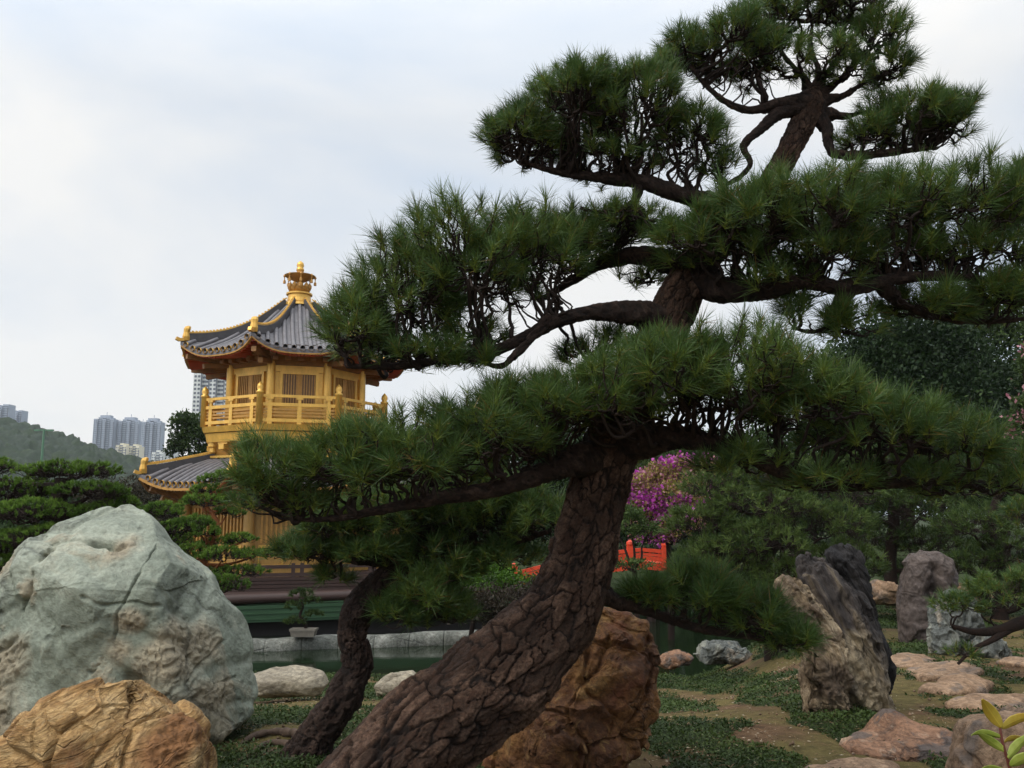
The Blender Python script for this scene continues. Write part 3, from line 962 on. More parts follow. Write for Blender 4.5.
    for k in range(8):
        mb = MB()
        mb.beam(V3(PH[k], 2.7, zu + 0.0), V3(PH[k], 3.75, ze2 - 0.36), 0.18, 0.18)
        mb.beam(V3(PH[k], 2.75, zu + 0.1), V3(PH[k], 4.38, ze2 - 0.06), 0.18, 0.18)
        mb.build('upper_corner_bracket', M['gold_brown'], root)

    # finial
    s = PX(PAVY)
    s = s * 0.88
    def zc(py): return P(297, np.interp(py, [261, 266, 271, 280, 292, 306], [261, 266.5, 273.5, 283, 295.5, 307]), PAVY)[2]
    fc = np.array([c0[0], c0[1], 0.0])
    mb = MB()
    mb.lathe(fc, [(18 * s, zc(306)), (17 * s, zc(303)), (14.5 * s, zc(301)), (13.5 * s, zc(297)), (13 * s, zc(292.5)), (15 * s, zc(292)), (15 * s, zc(290.5)), (9 * s, zc(290))], 24)
    fin = mb.build('finial', M['gold_bright'], root, smooth=False)
    mb = MB(); mb.lathe(fc, [(8 * s, zc(290.2)), (11 * s, zc(287.5)), (12 * s, zc(285)), (9 * s, zc(283.5)), (4 * s, zc(282.5)), (4 * s, zc(279))], 20)
    for i in range(10):
        a = i * math.pi / 5
        mb.lathe(fc + np.array([math.cos(a) * 11.5 * s, math.sin(a) * 11.5 * s, 0]), [(0.02, zc(288)), (2.6 * s, zc(285)), (2.6 * s, zc(283)), (0.02, zc(280.5))], 8)
    mb.build('lotus_cup', M['gold_dim'], fin)
    mb = MB(); mb.lathe(fc, [(4 * s, zc(279.5)), (8 * s, zc(278)), (16.5 * s, zc(274.6)), (18 * s, zc(273.6)), (12 * s, zc(272.2)), (4 * s, zc(271)), (4 * s, zc(269.5))], 24)
    mb.build('dish', M['gold_dim'], fin)
    for i in range(8):
        mb = MB()
        a = i * math.pi / 4 + 0.3
        q_ = fc + np.array([math.cos(a) * 17.5 * s, math.sin(a) * 17.5 * s, 0])
        mb.lathe(q_, [(0.6 * s, zc(273)), (1.7 * s, zc(274.5)), (0.6 * s, zc(276)), (0.5 * s, zc(278)), (1.5 * s, zc(279)), (1.7 * s, zc(281.5)), (0.02, zc(281.8))], 8)
        mb.build('hanging_bell', M['gold_dim'], fin)
    mb = MB(); mb.lathe(fc, [(2.5 * s, zc(270.5)), (4.6 * s, zc(269)), (4.2 * s, zc(267.5)), (3.2 * s, zc(267)), (4.4 * s, zc(265.6)), (3.6 * s, zc(263)), (1.5 * s, zc(261.6)), (0.01, zc(261))], 16)
    mb.build('flaming_pearl', M['gold_bright'], fin, smooth=True)

    # deck
    mb = MB(); prism(mb, 7.2, zat(599, 6.8), 7.2, zat(593.5, 6.8)); mb.build('deck', M['timber'], root)
    mb = MB(); prism(mb, 6.4, zat(593, 6.3), 6.4, zat(578.5, 6.3)); mb.build('plinth', M['timber'], root)
    mb = MB()
    for k in range(8):
        h = 6.4 * HS; o = 6.4 * AP
        for zz in np.linspace(zat(591, 6.3), zat(580, 6.3), 4):
            fbox(mb, k, -h, h, o + 0.004, o + 0.04, zz - 0.045, zz + 0.045)
    mb.build('plinth_boards', M['timber'], root)
    for k in range(8):
        h = 6.4 * HS; o = 6.35 * AP
        mb = MB()
        z0, z1_, z2 = zat(578.5, 6.2), zat(575.5, 6.2), zat(567.5, 6.2)
        fbox(mb, k, -h, h, o - 0.06, o + 0.06, z1_ - 0.05, z1_ + 0.05)
        fbox(mb, k, -h, h, o - 0.06, o + 0.06, z2 - 0.055, z2 + 0.055)
        for v in (-h + 0.1, -0.55 * h, -0.14, 0.14, 0.55 * h, h - 0.1):
            fbox(mb, k, v - 0.06, v + 0.06, o - 0.05, o + 0.05, z0 - 0.02, z2 + 0.11)
        mb.build('deck_railing', M['timber'], root)
    return root
pavilion()

# terrace wall in front of the pavilion, its log edge, pale kerb in the pond
def along(pxa, pya, da, pxb, pyb, db):
    return P(pxa, pya, da), P(pxb, pyb, db)
a, b = P(120, 610.5, 27.2), P(520, 596, 29.5)
a2, b2 = P(120, 628.0, 27.2), P(520, 612, 29.5)
tw_ = empty('terrace_wall', ((a[0] + b[0]) / 2, (a[1] + b[1]) / 2, WATER - 0.3), 'low green boarded terrace wall below the pavilion deck', 'wall')
dirv = (b - a) / np.linalg.norm(b - a); nrm = np.array([dirv[1], -dirv[0], 0]); nrm = nrm / np.linalg.norm(nrm)
if nrm[1] > 0: nrm = -nrm
back = -nrm * 1.2
mb = MB(); mb.hexa([a2, b2, b2 + back, a2 + back], [a, b, b + back, a + back]); mb.build('green_boarding', M['green_wall'], tw_)
g1, g2 = a2.copy(), b2.copy(); g1[2] = g2[2] = WATER - 0.4
ins = -nrm * 0.45
mb = MB(); mb.hexa([g1 + ins, g2 + ins, g2 + back, g1 + back], [a2 + ins - (0, 0, .004), b2 + ins - (0, 0, .004), b2 + back - (0, 0, .004), a2 + back - (0, 0, .004)]); mb.build('footing', M['timber_dark'], tw_)
mb = MB()
for k in range(3):
    f = (0.17, 0.5, 0.83)[k]
    p, q = a2 * (1 - f) + a * f, b2 * (1 - f) + b * f
    mb.beam(p + nrm * 0.012, q + nrm * 0.012, 0.02, 0.03 if k != 2 else 0.045)
mb.build('board_seams', M['green_wall'], tw_)
mb = MB()
la, lb = P(120, 603.5, 27.3), P(520, 589, 29.6)
mb.tube([la, la * .5 + lb * .5, lb], [0.16, 0.16, 0.15], 12); mb.build('log_edging', M['timber'], tw_, smooth=True)

ka, kb = P(150, 643.5, 24.6), P(478, 632.5, 26.6)
kerb = empty('stone_kerb', ((ka[0] + kb[0]) / 2, (ka[1] + kb[1]) / 2, WATER - 0.2), 'long pale weathered stone kerb standing in the pond', 'kerb')
nseg = 9
for i in range(nseg):
    p, q_ = ka * (1 - i / nseg) + kb * (i / nseg), ka * (1 - (i + 0.985) / nseg) + kb * ((i + 0.985) / nseg)
    L = 22
    loops = []
    for t in np.linspace(0, 1, L):
        c = p * (1 - t) + q_ * t
        e = fbm(np.array([[c[0] * 0.9, k, 0.0] for k in range(4)]), 3, 5)
        e2 = fbm(np.array([[c[0] * 3.0, k, 9.0] for k in range(4)]), 2, 6)
        hh = 0.05 * e[0] + 0.012 * e2[0]
        hb = WATER - 0.25 - c[2]
        loops.append([c + (0, 0.10 * e[1], hb), c + (0, -0.03 + 0.10 * e[1], hb * 0.5), c + (0, 0.10 * e[2], hh - 0.11), c + (0, 0.12 + 0.1 * e[2], hh), c + (0, 0.42, hh + 0.03 * e[3]), c + (0, 0.46, hb)])
    mb = MB(); mb.ring(loops); mb.build('kerb_stone', M['kerb'], kerb, smooth=True)


# ================================================================== FOLIAGE TOOLS
def unit(a): return a / (np.linalg.norm(a, axis=-1, keepdims=True) + 1e-9)

def needle_mesh(name, pos, axis, n, length, width, tuft_tint, shoot=0.035, lo=8, hi=78, droop=0.0, seed=0):
    """n needles fanned out of every shoot tip; each a thin tapering blade."""
    r = np.random.default_rng(seed)
    T = len(pos)
    ref = np.where(np.abs(axis[:, 2:3]) < 0.9, np.array([[0, 0, 1.0]]), np.array([[1.0, 0, 0]]))
    u = unit(np.cross(axis, ref)); w = np.cross(axis, u)
    az = r.uniform(0, 2 * np.pi, (T, n)); pol = np.radians(r.uniform(lo, hi, (T, n)))
    d = (np.cos(pol)[..., None] * axis[:, None] + np.sin(pol)[..., None] * (np.cos(az)[..., None] * u[:, None] + np.sin(az)[..., None] * w[:, None]))
    L = length * r.uniform(0.5, 1.12, (T, n)) * r.uniform(0.68, 1.18, (T, 1))
    b = pos[:, None] + axis[:, None] * (r.uniform(-1, 0.4, (T, n)) * shoot)[..., None]
    side = unit(np.cross(d, r.normal(size=(T, n, 3))))
    mid = b + d * (L * 0.55)[..., None]
    tip = b + d * L[..., None]
    if droop:
        tip[..., 2] -= droop * L * np.sin(pol)
        mid[..., 2] -= droop * 0.3 * L * np.sin(pol)
    hw = width / 2
    v = np.stack([b - side * hw, b + side * hw, mid + side * hw * 0.85, tip, mid - side * hw * 0.85], 2)  # (T,n,5,3)
    tint = np.empty((T, n, 5, 3), np.float32)
    tint[..., 0] = np.clip(tuft_tint[:, None, None] + r.normal(0, 0.06, (T, n, 1)), 0, 1)
    tint[..., 1] = np.array([0, 0, 0.55, 1, 0.55])
    tint[..., 2] = r.uniform(0, 1, (T, n, 1))
    base = (np.arange(T * n) * 5)[:, None]
    me = fast_mesh(name, v.reshape(-1, 3), base + np.array([[0, 1, 2, 3]]), None)
    # quad base-base-mid-tip plus its mirror makes the blade: use one five cornered face instead
    bpy.data.meshes.remove(me)
    return fast_mesh(name, v.reshape(-1, 3), base + np.array([[0, 1, 2, 3, 4]]), tint.reshape(-1, 3))

def leaf_mesh(name, pos, axis, nrm, size, aspect, tint, seed=0):
    """One diamond leaf per position: axis along the leaf, nrm its face."""
    r = np.random.default_rng(seed)
    n = len(pos)
    s = size * r.uniform(0.6, 1.3, n)[:, None]
    side = unit(np.cross(axis, nrm))
    mid = pos + axis * s * 0.45 + nrm * s * 0.08
    v = np.stack([pos, mid + side * s * aspect * 0.5, pos + axis * s, mid - side * s * aspect * 0.5], 1)
    t = np.empty((n, 4, 3), np.float32)
    t[..., 0] = np.clip(tint, 0, 1)[:, None]; t[..., 1] = np.array([0, 0.5, 1, 0.5]); t[..., 2] = r.uniform(0, 1, n)[:, None]
    return fast_mesh(name, v.reshape(-1, 3), (np.arange(n) * 4)[:, None] + np.array([[0, 1, 2, 3]]), t.reshape(-1, 3))

def wiggle(a, b, n, amp, r, sag=0.0):
    """A crooked line from a to b: smooth bends, no kinks."""
    t = np.linspace(0, 1, n)[:, None]
    L = np.linalg.norm(b - a)
    o = 0
    for k in (1, 2, 3, 4):
        o = o + r.normal(size=3) * np.sin(np.pi * k * t) * amp * min(L, 0.40) * 1.0 / k ** 0.45
    p = a * (1 - t) + b * t + o
    p[:, 2] -= sag * L * np.sin(np.pi * t[:, 0])
    return p

def clump_points(c, rx, ry, rz, n, r, low, shell, seed, lumpy=0.3):
    """A pad as several smaller cushions of shoots at stepped heights, with gaps between."""
    k = max(3, n // 11)
    cc, dc = lump_points(c, rx * 0.86, ry * 0.86, rz * 0.86, k, r, low, shell, 0.3, seed)
    k = len(cc)
    own = r.integers(0, k, n)
    d = unit(r.normal(size=(n, 3)) + np.array([0, 0, 0.55]))
    sz = r.uniform(0.75, 1.35, k)[own][:, None] * (0.5 + 0.5 * r.uniform(0, 1, (n, 1)) ** 0.5)
    sx = 0.25 * (rx + ry) * 0.5
    p = cc[own] + d * np.array([sx, sx, min(sx, rz * 0.42)]) * sz
    a = unit(d * 0.75 + dc[own] * 0.55)
    e, de = lump_points(c, rx, ry, rz, max(4, int(n * 0.55)), r, low, shell, 0.3, seed + 1)
    k = r.uniform(size=len(p)) < 0.55
    return np.concatenate([p[k], e]), np.concatenate([a[k], de])

def lump_points(c, rx, ry, rz, n, r, low=-0.25, shell=0.62, lumpy=0.22, seed=0):
    """Shoot tips through the outer part of a lumpy dome; returns tips and their outward lean."""
    d = unit(r.normal(size=(n * 4, 3)))
    d = d[(d[:, 2] > low) & (r.uniform(0, 1, len(d)) < 0.35 + 0.65 * sstep(-0.3, 0.35, d[:, 2]))][:n]
    k = len(d)
    rad = shell + (1 - shell) * r.uniform(0, 1, k) ** 0.6
    rad *= 1 + lumpy * vnoise(d * 2.6 + seed * 3.1, seed + 11)
    p = d * rad[:, None]
    p[:, 2] = np.where(p[:, 2] < 0, p[:, 2] * 0.8, p[:, 2])
    return c + p * np.array([rx, ry, rz]), d

def px_lump(px, py, rxp, ryp, d):
    c = P(px, py, d)
    return c, rxp * PX(d), ryp * PX(d)

def limb_pts(pts, d0, n=26):
    """pts rows (px, py, dd, width px) -> world centre line and radii."""
    w = np.array([[*P(a, b, d0 + c), 0.5 * e * PX(d0 + c)] for a, b, c, e in pts])
    q = crom(w, n)
    return q[:, :3], np.maximum(q[:, 3], 0.003)

def bark_tube(name, pts, rad, nring, nseg, mat, parent, plate=0.10, depth=0.018, knob=0.06, seed=0, stretch=0.55):
    """Trunk with real bark plates: cellular plates parted by fissures."""
    q = crom(np.column_stack([pts, rad]), nring)
    c, r = q[:, :3], q[:, 3]
    t = unit(np.gradient(c, axis=0))
    u = np.cross(t[0], [0, 1, 0.01]); u /= np.linalg.norm(u)
    U = [u]
    for k in range(1, nring):
        x = U[-1] - t[k] * np.dot(U[-1], t[k]); U.append(x / np.linalg.norm(x))
    U = np.array(U); W = np.cross(t, U)
    s = np.concatenate([[0], np.cumsum(np.linalg.norm(np.diff(c, axis=0), axis=1))])
    ang = np.linspace(0, 2 * np.pi, nseg, endpoint=False)
    ca, sa = np.cos(ang), np.sin(ang)
    nd = ca[None, :, None] * U[:, None] + sa[None, :, None] * W[:, None]
    pl = plate * np.clip((r / r.max()) ** 0.75, 0.3, 1)
    sn = np.concatenate([[0], np.cumsum(np.diff(s) / (0.5 * (pl[1:] + pl[:-1])))])
    rn = (r / pl)[:, None]
    co = np.stack([ca[None] * rn, sa[None] * rn, np.repeat(sn[:, None] * stretch, nseg, 1)], -1).reshape(-1, 3) * plate
    wv = co + plate * 0.50 * np.stack([fbm(co * 1.1 / plate, 4, seed + 31), fbm(co * 1.1 / plate, 4, seed + 41), fbm(co * 1.1 / plate, 4, seed + 51)], 1)
    f1, f2, idv, rel = voro(wv / plate, seed, True)
    g1, g2, idg, reg = voro(wv / (plate * 0.45), seed + 60, True)
    key = (idv * 1e6).astype(np.int64); z0 = key * 0
    tl = np.stack([_h(key, z0, z0, k) for k in (1, 2, 3)], 1) - 0.5
    gap = 0.05 + 0.11 * (vnoise(co / plate * 0.7, seed + 8) + 0.6)
    edge = np.clip((f2 - f1) / np.maximum(gap, 0.035), 0, 1)
    e2 = np.clip((g2 - g1) / 0.10, 0, 1)
    fl = fbm(co * 0.75 / plate + 3.3, 4, seed + 13)
    terr = np.floor(fl * 7 + 0.6 * idv) / 7 + 0.25 * sstep(0.0, 1.0, (fl * 7 + 0.6 * idv) % 1.0) / 7
    disp = depth * (sstep(0, 1, edge) * (0.55 + 0.9 * idv) - 0.75) + depth * 1.1 * (tl * rel).sum(1) * sstep(0, 1, edge)
    disp = disp + depth * 0.34 * (sstep(0, 1, e2) * (0.3 + idg) - 0.5) + depth * 1.5 * terr + depth * 0.42 * fbm(co * 3.2 / plate, 4, seed + 3)
    rr = r[:, None] * (1 + knob * fbm(np.stack([co[:, 0] * 4, co[:, 1] * 4, co[:, 2] * 5], 1), 3, seed + 5).reshape(nring, nseg))
    rr = rr + (disp.reshape(nring, nseg) * np.clip(r / r.max() * 1.3, 0.35, 1)[:, None])
    V = c[:, None] + nd * rr[..., None]
    i, j = np.meshgrid(np.arange(nring - 1), np.arange(nseg), indexing='ij')
    j2 = (j + 1) % nseg
    Fq = np.stack([i * nseg + j, i * nseg + j2, (i + 1) * nseg + j2, (i + 1) * nseg + j], -1).reshape(-1, 4)
    tint = np.stack([np.clip(0.6 * idv + 0.3 * idg + 0.9 * terr + 0.1, 0, 1), np.clip((1 - sstep(0.05, 0.8, edge)) * 0.95 + 0.25 * (1 - sstep(0, 0.7, e2)), 0, 1), idg], 1)
    me = fast_mesh(name, V.reshape(-1, 3), Fq, tint)
    return link_mesh(name, me, mat, parent, smooth=True)

def grow(root, limbs, d0, trunk=None, needle=0.10, width=0.0022, n_needle=64, mat='needle', twig_r=(0.011, 0.006, 0.0035), cone=(8, 78), up=0.75, seed=0,
         per_hub=7, droop=0.05, bark='bark_dark', limb_bark=True, tint_mu=0.45, twig_sides=4, wig=0.10, tangle=0.0, thin=1.0, clump=False):
    """Each limb is a branch part; its twigs and its needles are the branch's sub-parts."""
    r = np.random.default_rng(seed + 100)
    for li, L in enumerate(limbs):
        pts, rad = limb_pts(L['pts'], d0)
        rad = np.maximum(rad * (1 - (1 - thin) * sstep(0.0, 0.35, np.linspace(0, 1, len(rad)))), 0.004)
        if limb_bark:
            k = np.clip(np.linalg.norm(np.diff(pts, axis=0), axis=1).sum() / 0.012, 40, 190)
            br = bark_tube('branch', pts, rad, int(k), 26, M[bark], root, plate=0.055, depth=0.009, knob=0.16, seed=seed + li, stretch=0.6)
        else:
            v, f = tube_arrays([pts], [rad], 8)
            br = link_mesh('branch', fast_mesh('branch', v, f), M[bark], root, smooth=True)
        tips, axs, tn, paths, rads = [], [], [], [], []
        for qi, (px, py, rxp, ryp, dd, rd, n) in enumerate(L['lumps']):
            c, rx, rz = px_lump(px, py, rxp, ryp, d0 + dd)
            p, dr = (clump_points if clump and (not L.get('even') or (L.get('mix') and qi % 2)) else lump_points)(c, rx, rd, rz, n, r, low=L.get('low', -0.22), shell=L.get('shell', 0.55), seed=seed + li * 7 + qi, **({'lumpy': L['ragged']} if L.get('ragged') else {}))
            ax = unit(dr * np.array([0.8, 0.8, 0.55]) + np.array([0, 0, up]) + r.normal(size=p.shape) * 0.22)
            tips.append(p); axs.append(ax)
            tn.append(np.clip(tint_mu + 0.30 * fbm(p * 3.5, 2, seed + qi) + r.normal(0, 0.16, len(p)) + 0.12 * dr[:, 2], 0, 1))
            # twigs: limb -> hub -> tips
            nh = max(2, n // (4 if L.get('even') else per_hub))
            hub = p[r.choice(len(p), nh, replace=False)]
            own = np.argmin(((p[:, None] - hub[None]) ** 2).sum(-1), 1)
            # main node of this lump on the limb
            base = pts[np.argmin(((pts - (c - np.array([0, 0, rz * 0.3]))) ** 2).sum(1))]
            nsec = max(2, nh // 4)
            secs = hub[r.choice(nh, nsec, replace=False)] * 0.55 + (c - np.array([0, 0, rz * 0.35])) * 0.45
            secs[:, 2] = np.minimum(secs[:, 2], c[2] + rz * 0.05)
            spaths = []
            for q in secs:
                a = pts[np.argmin(((pts - (0.6 * q + 0.4 * base)) ** 2).sum(1))]
                w = wiggle(a, q, 18, wig, r, 0.06); spaths.append(w)
                paths.append(w); rads.append(np.linspace(twig_r[0], twig_r[0] * 0.65, 18))
            allsec = np.concatenate(spaths)
            for h in range(nh):
                m = own == h
                if not m.any(): continue
                hp = p[m].mean(0); hp = hp + (c - hp) * 0.22; hp[2] -= rz * 0.18
                a = allsec[np.argmin(((allsec - hp) ** 2).sum(1))]
                w = wiggle(a, hp, 14, wig * 1.1, r, 0.05)
                paths.append(w); rads.append(np.linspace(twig_r[1], twig_r[1] * 0.75, 14))
                for q in p[m]:
                    j = r.integers(4, 14)
                    w2 = wiggle(w[j], q, 9, wig, r, 0.08)
                    paths.append(w2); rads.append(np.linspace(twig_r[2], twig_r[2] * 0.7, 9))
            # bare inner twigs that tangle under the pad
            for _ in range(int(n * tangle)):
                q = c + np.clip(r.normal(size=3), -1.3, 1.3) * np.array([rx, rd, rz * 0.35]) * 0.42 - np.array([0, 0, rz * 0.12])
                src = allsec[np.argmin(((allsec - q) ** 2).sum(1))] if r.random() < 0.6 else pts[np.argmin(((pts - q) ** 2).sum(1))]
                if np.linalg.norm(q - src) > 0.32: continue
                w3 = wiggle(src, q, 12, wig * 1.2, r, 0.03)
                paths.append(w3); rads.append(np.linspace(twig_r[1] * 0.85, twig_r[2] * 0.8, 12))
        v, f = tube_arrays(paths, rads, twig_sides)
        tag(link_mesh('twigs', fast_mesh('twigs', v, f), M['twig'], br, smooth=True), kind='stuff')
        tips, axs, tn = np.concatenate(tips), np.concatenate(axs), np.concatenate(tn)
        me = needle_mesh('needles', tips, axs, n_needle, needle * L.get('ns', 1.0), width, tn, shoot=needle * 0.4, lo=cone[0], hi=cone[1], droop=droop, seed=seed + li)
        link_mesh('needles', me, M[mat], br)

# ================================================================== ROCKS
def rock(name, label, cat, outline, d, thick, mat, seed=0, sub=7, amp=(0.05, 0.02, 0.006), freq=(1.2, 4.0, 14.0), facet=0.0, facet_f=1.6, cracks=(), front=0.72, group=None, relief=0.0, pits=(), cuts=0, cut_q=0.86,
         sink=0.15, parent=None, ridge=None, shrink=0.955):
    """A solid stone: the outline gives its profile, thick (front, back) its depth; noise, facets and cracks shape the faces."""
    pts = np.array([P(a, b, d) for a, b in outline])
    c = pts.mean(0)
    rel = (pts - c) * shrink
    # radius as a function of the angle round the profile
    th = np.linspace(-np.pi, np.pi, 721)
    rad = np.zeros(721)
    A, B = rel[:, [0, 2]], np.roll(rel[:, [0, 2]], -1, 0)
    for i, t in enumerate(th):
        dx, dz = math.cos(t), math.sin(t)
        e = B - A
        den = dx * e[:, 1] - dz * e[:, 0]
        den = np.where(np.abs(den) < 1e-12, 1e-12, den)
        s = (A[:, 0] * e[:, 1] - A[:, 1] * e[:, 0]) / den
        k = (A[:, 0] * dz - A[:, 1] * dx) / den
        ok = (s > 0) & (k >= -1e-6) & (k <= 1 + 1e-6)
        rad[i] = s[ok].max() if ok.any() else (rad[i - 1] if i else 0.3)
    bm = bmesh.new()
    bmesh.ops.create_icosphere(bm, subdivisions=sub, radius=1.0)
    me = bpy.data.meshes.new(name); bm.to_mesh(me); bm.free()
    n = len(me.vertices)
    co = np.empty(n * 3); me.vertices.foreach_get('co', co); u = co.reshape(-1, 3)
    rho = np.sqrt(u[:, 0] ** 2 + u[:, 2] ** 2)
    r_ = np.interp(np.arctan2(u[:, 2], u[:, 0]), th, rad)
    rr = rho ** front * r_
    an = np.arctan2(u[:, 2], u[:, 0])
    yy = np.sign(u[:, 1]) * np.abs(u[:, 1]) ** 0.85 * np.where(u[:, 1] < 0, thick[0], thick[1])
    V = np.stack([rr * np.cos(an), yy, rr * np.sin(an)], 1)
    rc = np.random.default_rng(seed + 900)
    for _ in range(cuts):
        nv = unit(np.array([rc.normal() * 0.8, -abs(rc.normal()) - 0.35, rc.normal() * 0.7 + 0.15]))
        h = V @ nv + 0.018 * fbm(V * 5 + seed, 3, seed + 40)
        lim = np.quantile(h, min(0.985, cut_q + rc.uniform(-0.06, 0.10)))
        V = V - np.maximum(h - lim, 0)[:, None] * nv * 0.93
    me.vertices.foreach_set('co', V.ravel()); me.update()
    nr = np.empty(n * 3); me.vertices.foreach_get('normal', nr); nr = nr.reshape(-1, 3)
    S = np.array([7.1, 3.3, 5.7]) * (seed + 1)
    w = V + 0.12 * np.stack([fbm(V * 2 + S, 3, seed), fbm(V * 2 + S + 9, 3, seed), fbm(V * 2 + S + 5, 3, seed)], 1)
    if ridge:                       # long parallel ribs (direction, strength, frequency)
        dv, st, fr = ridge
        dv = unit(np.array(dv, float)); al = (w @ dv)[:, None] * dv
        w2 = (w - al) + al * 0.16
    else: w2 = w
    disp = amp[0] * fbm(w2 * freq[0] + S, 3, seed)
    ns = fbm(w2 * freq[1] + S, 4, seed + 3)
    disp += amp[1] * (1 - 2 * np.abs(ns) * 1.6)
    disp += amp[2] * fbm(w2 * freq[2] + S, 4, seed + 5)
    if ridge: disp += ridge[1] * (np.abs(fbm(w2 * ridge[2] + S, 3, seed + 8)) * -2 + 0.4)
    if facet:
        f1, f2, idv = voro(w * facet_f + S, seed + 2)
        g = np.stack([_h((idv * 1e6).astype(np.int64), (idv * 0).astype(np.int64), (idv * 0).astype(np.int64), k) for k in range(3)], 1) - 0.5
        disp += facet * ((idv - 0.5) + 0.9 * (g * (w * facet_f + S - np.floor(w * facet_f + S))).sum(1)) * sstep(0.0, 0.12, f2 - f1)
        disp -= facet * 0.5 * (1 - sstep(0.0, 0.07, f2 - f1))
    mask = np.zeros(n)
    for px, py, rp, dep in pits:
        q = (P(px, py, d) - c)[[0, 2]]
        dd = np.linalg.norm(V[:, [0, 2]] - q, axis=1) / (rp * PX(d))
        mk = sstep(1.25, 0.35, dd + 0.75 * fbm(V * 4 + S, 5, seed + 15)) * (V[:, 1] < 0.1)
        p1, p2, pi_ = voro(w * 24 + S, seed + 20); q1, q2, qi = voro(w * 48 + S, seed + 24)
        disp += mk * dep * (np.clip(p1 * 1.5, 0, 1) + 0.45 * np.clip(q1 * 1.4, 0, 1) + 0.8 * fbm(w * 9 + S, 3, seed + 4) - 0.7)
        mask = np.maximum(mask, mk)
    pv = V + nr * disp[:, None]
    if relief:
        rl = 1 - 2.2 * np.abs(fbm(V * np.array([1.0, 0.5, 1.0]) * 1.15 + S, 3, seed + 30))
        pv[:, 1] -= relief * rl * np.clip(-u[:, 1], 0, 1)
    # cracks and ledges traced on the face
    for line, wd, dep in cracks:
        q = np.array([P(a, b, d) for a, b in line]) - c
        best = np.full(n, 1e9)
        jit = 0.035 * np.stack([fbm(V * 5 + S, 4, seed + 9), fbm(V * 5 + S, 4, seed + 10)], 1)
        for a, b in zip(q[:-1], q[1:]):
            ab = b[[0, 2]] - a[[0, 2]]
            X = V[:, [0, 2]] + jit
            t = np.clip(((X - a[[0, 2]]) @ ab) / (ab @ ab + 1e-9), 0, 1)
            best = np.minimum(best, np.linalg.norm(X - a[[0, 2]] - t[:, None] * ab, axis=1))
        br = np.clip(0.55 + 1.3 * fbm(V * 4 + S, 3, seed + 17), 0, 1.2)
        pv -= nr * (dep * br * np.exp(-(best / (wd * (0.4 + 0.6 * br))) ** 2) * (V[:, 1] < thick[1] * 0.2))[:, None]
    me.vertices.foreach_set('co', (pv + c).ravel()); me.update()
    at = me.attributes.new('tint', 'FLOAT_COLOR', 'POINT')
    at.data.foreach_set('color', np.stack([mask, mask, mask, np.ones(n)], 1).astype(np.float32).ravel())
    low = pts[:, 2].min()
    org = np.array([c[0], c[1], max(low, H1(c[0], c[1]) - 0.02) if low > -5 else low])
    if parent is not None:
        return link_mesh(name, me, M[mat], parent, smooth=True)
    o = link_mesh(name, me, M[mat], None, org, smooth=True)
    return tag(o, label, cat, group)

# the big grey-green boulder on the left
bo = [(-60, 640), (-55, 590), (-20, 580), (2, 570), (20, 545), (42, 522), (62, 504), (82, 492), (104, 485), (122, 494), (138, 514), (150, 535), (166, 548), (184, 562), (200, 578),
      (208, 595), (220, 610), (236, 624), (246, 640), (249, 660), (247, 690), (251, 712), (246, 728), (225, 742), (150, 770), (60, 790), (-40, 790), (-70, 720)]
rock('boulder', 'huge grey green boulder with tan pitted patches and dark cracks', 'boulder', bo, 6.55, (0.85, 0.8), 'rock_grey', 3, 8, (0.10, 0.014, 0.005), (1.0, 2.4, 18.0), 0.03, 1.0, cuts=16, cut_q=0.90, relief=0.10, pits=[(22, 690, 52, 0.030), (40, 655, 30, 0.026), (190, 650, 30, 0.024), (150, 640, 16, 0.02), (215, 690, 22, 0.02), (160, 615, 14, 0.02), (5, 560, 26, 0.02), (130, 552, 14, 0.012)],
     cracks=[([(153, 534), (158, 555), (158, 577), (151, 605), (148, 620), (138, 640), (130, 660)], 0.012, 0.07),
             ([(221, 612), (219, 630), (208, 655), (197, 677), (184, 705), (178, 730)], 0.014, 0.06),
             ([(63, 546), (62, 565), (58, 590), (50, 604)], 0.03, 0.16), ([(60, 542), (85, 540), (116, 544), (128, 549)], 0.022, 0.11), ([(30, 560), (40, 585), (46, 605)], 0.05, 0.07),
             ([(118, 590), (140, 600), (160, 598), (180, 602)], 0.02, 0.05), ([(150, 655), (165, 668), (168, 690)], 0.06, 0.09), ([(-10, 640), (10, 648), (35, 640), (50, 628)], 0.025, 0.08),
             ([(205, 690), (220, 683), (236, 676)], 0.016, 0.06), ([(90, 620), (110, 640), (118, 660)], 0.04, 0.05)], front=0.66, shrink=0.945)
# ochre rock in the lower left corner
rock('boulder', 'ochre veined rock in the lower left corner below the grey boulder', 'boulder',
     [(-70, 742), (-40, 735), (0, 726), (30, 712), (64, 698), (95, 686), (124, 682), (134, 690), (146, 704), (160, 716), (180, 728), (190, 738), (198, 756), (202, 790), (196, 850), (100, 880), (-60, 880), (-90, 800)],
     5.35, (0.50, 0.55), 'rock_gold', 11, 8, (0.04, 0.014, 0.007), (1.5, 4.0, 16.0), 0.05, 2.2, cuts=12, cut_q=0.92, relief=0.06, pits=[(178, 740, 26, 0.018)],
     cracks=[([(134, 690), (136, 705), (132, 725), (120, 745), (105, 770)], 0.02, 0.06), ([(160, 720), (158, 740), (165, 765)], 0.018, 0.06), ([(190, 740), (170, 745), (140, 750), (120, 768)], 0.03, 0.05)], front=0.56, shrink=1.0, ridge=((1, 0.3, 0.45), 0.012, 5.0))
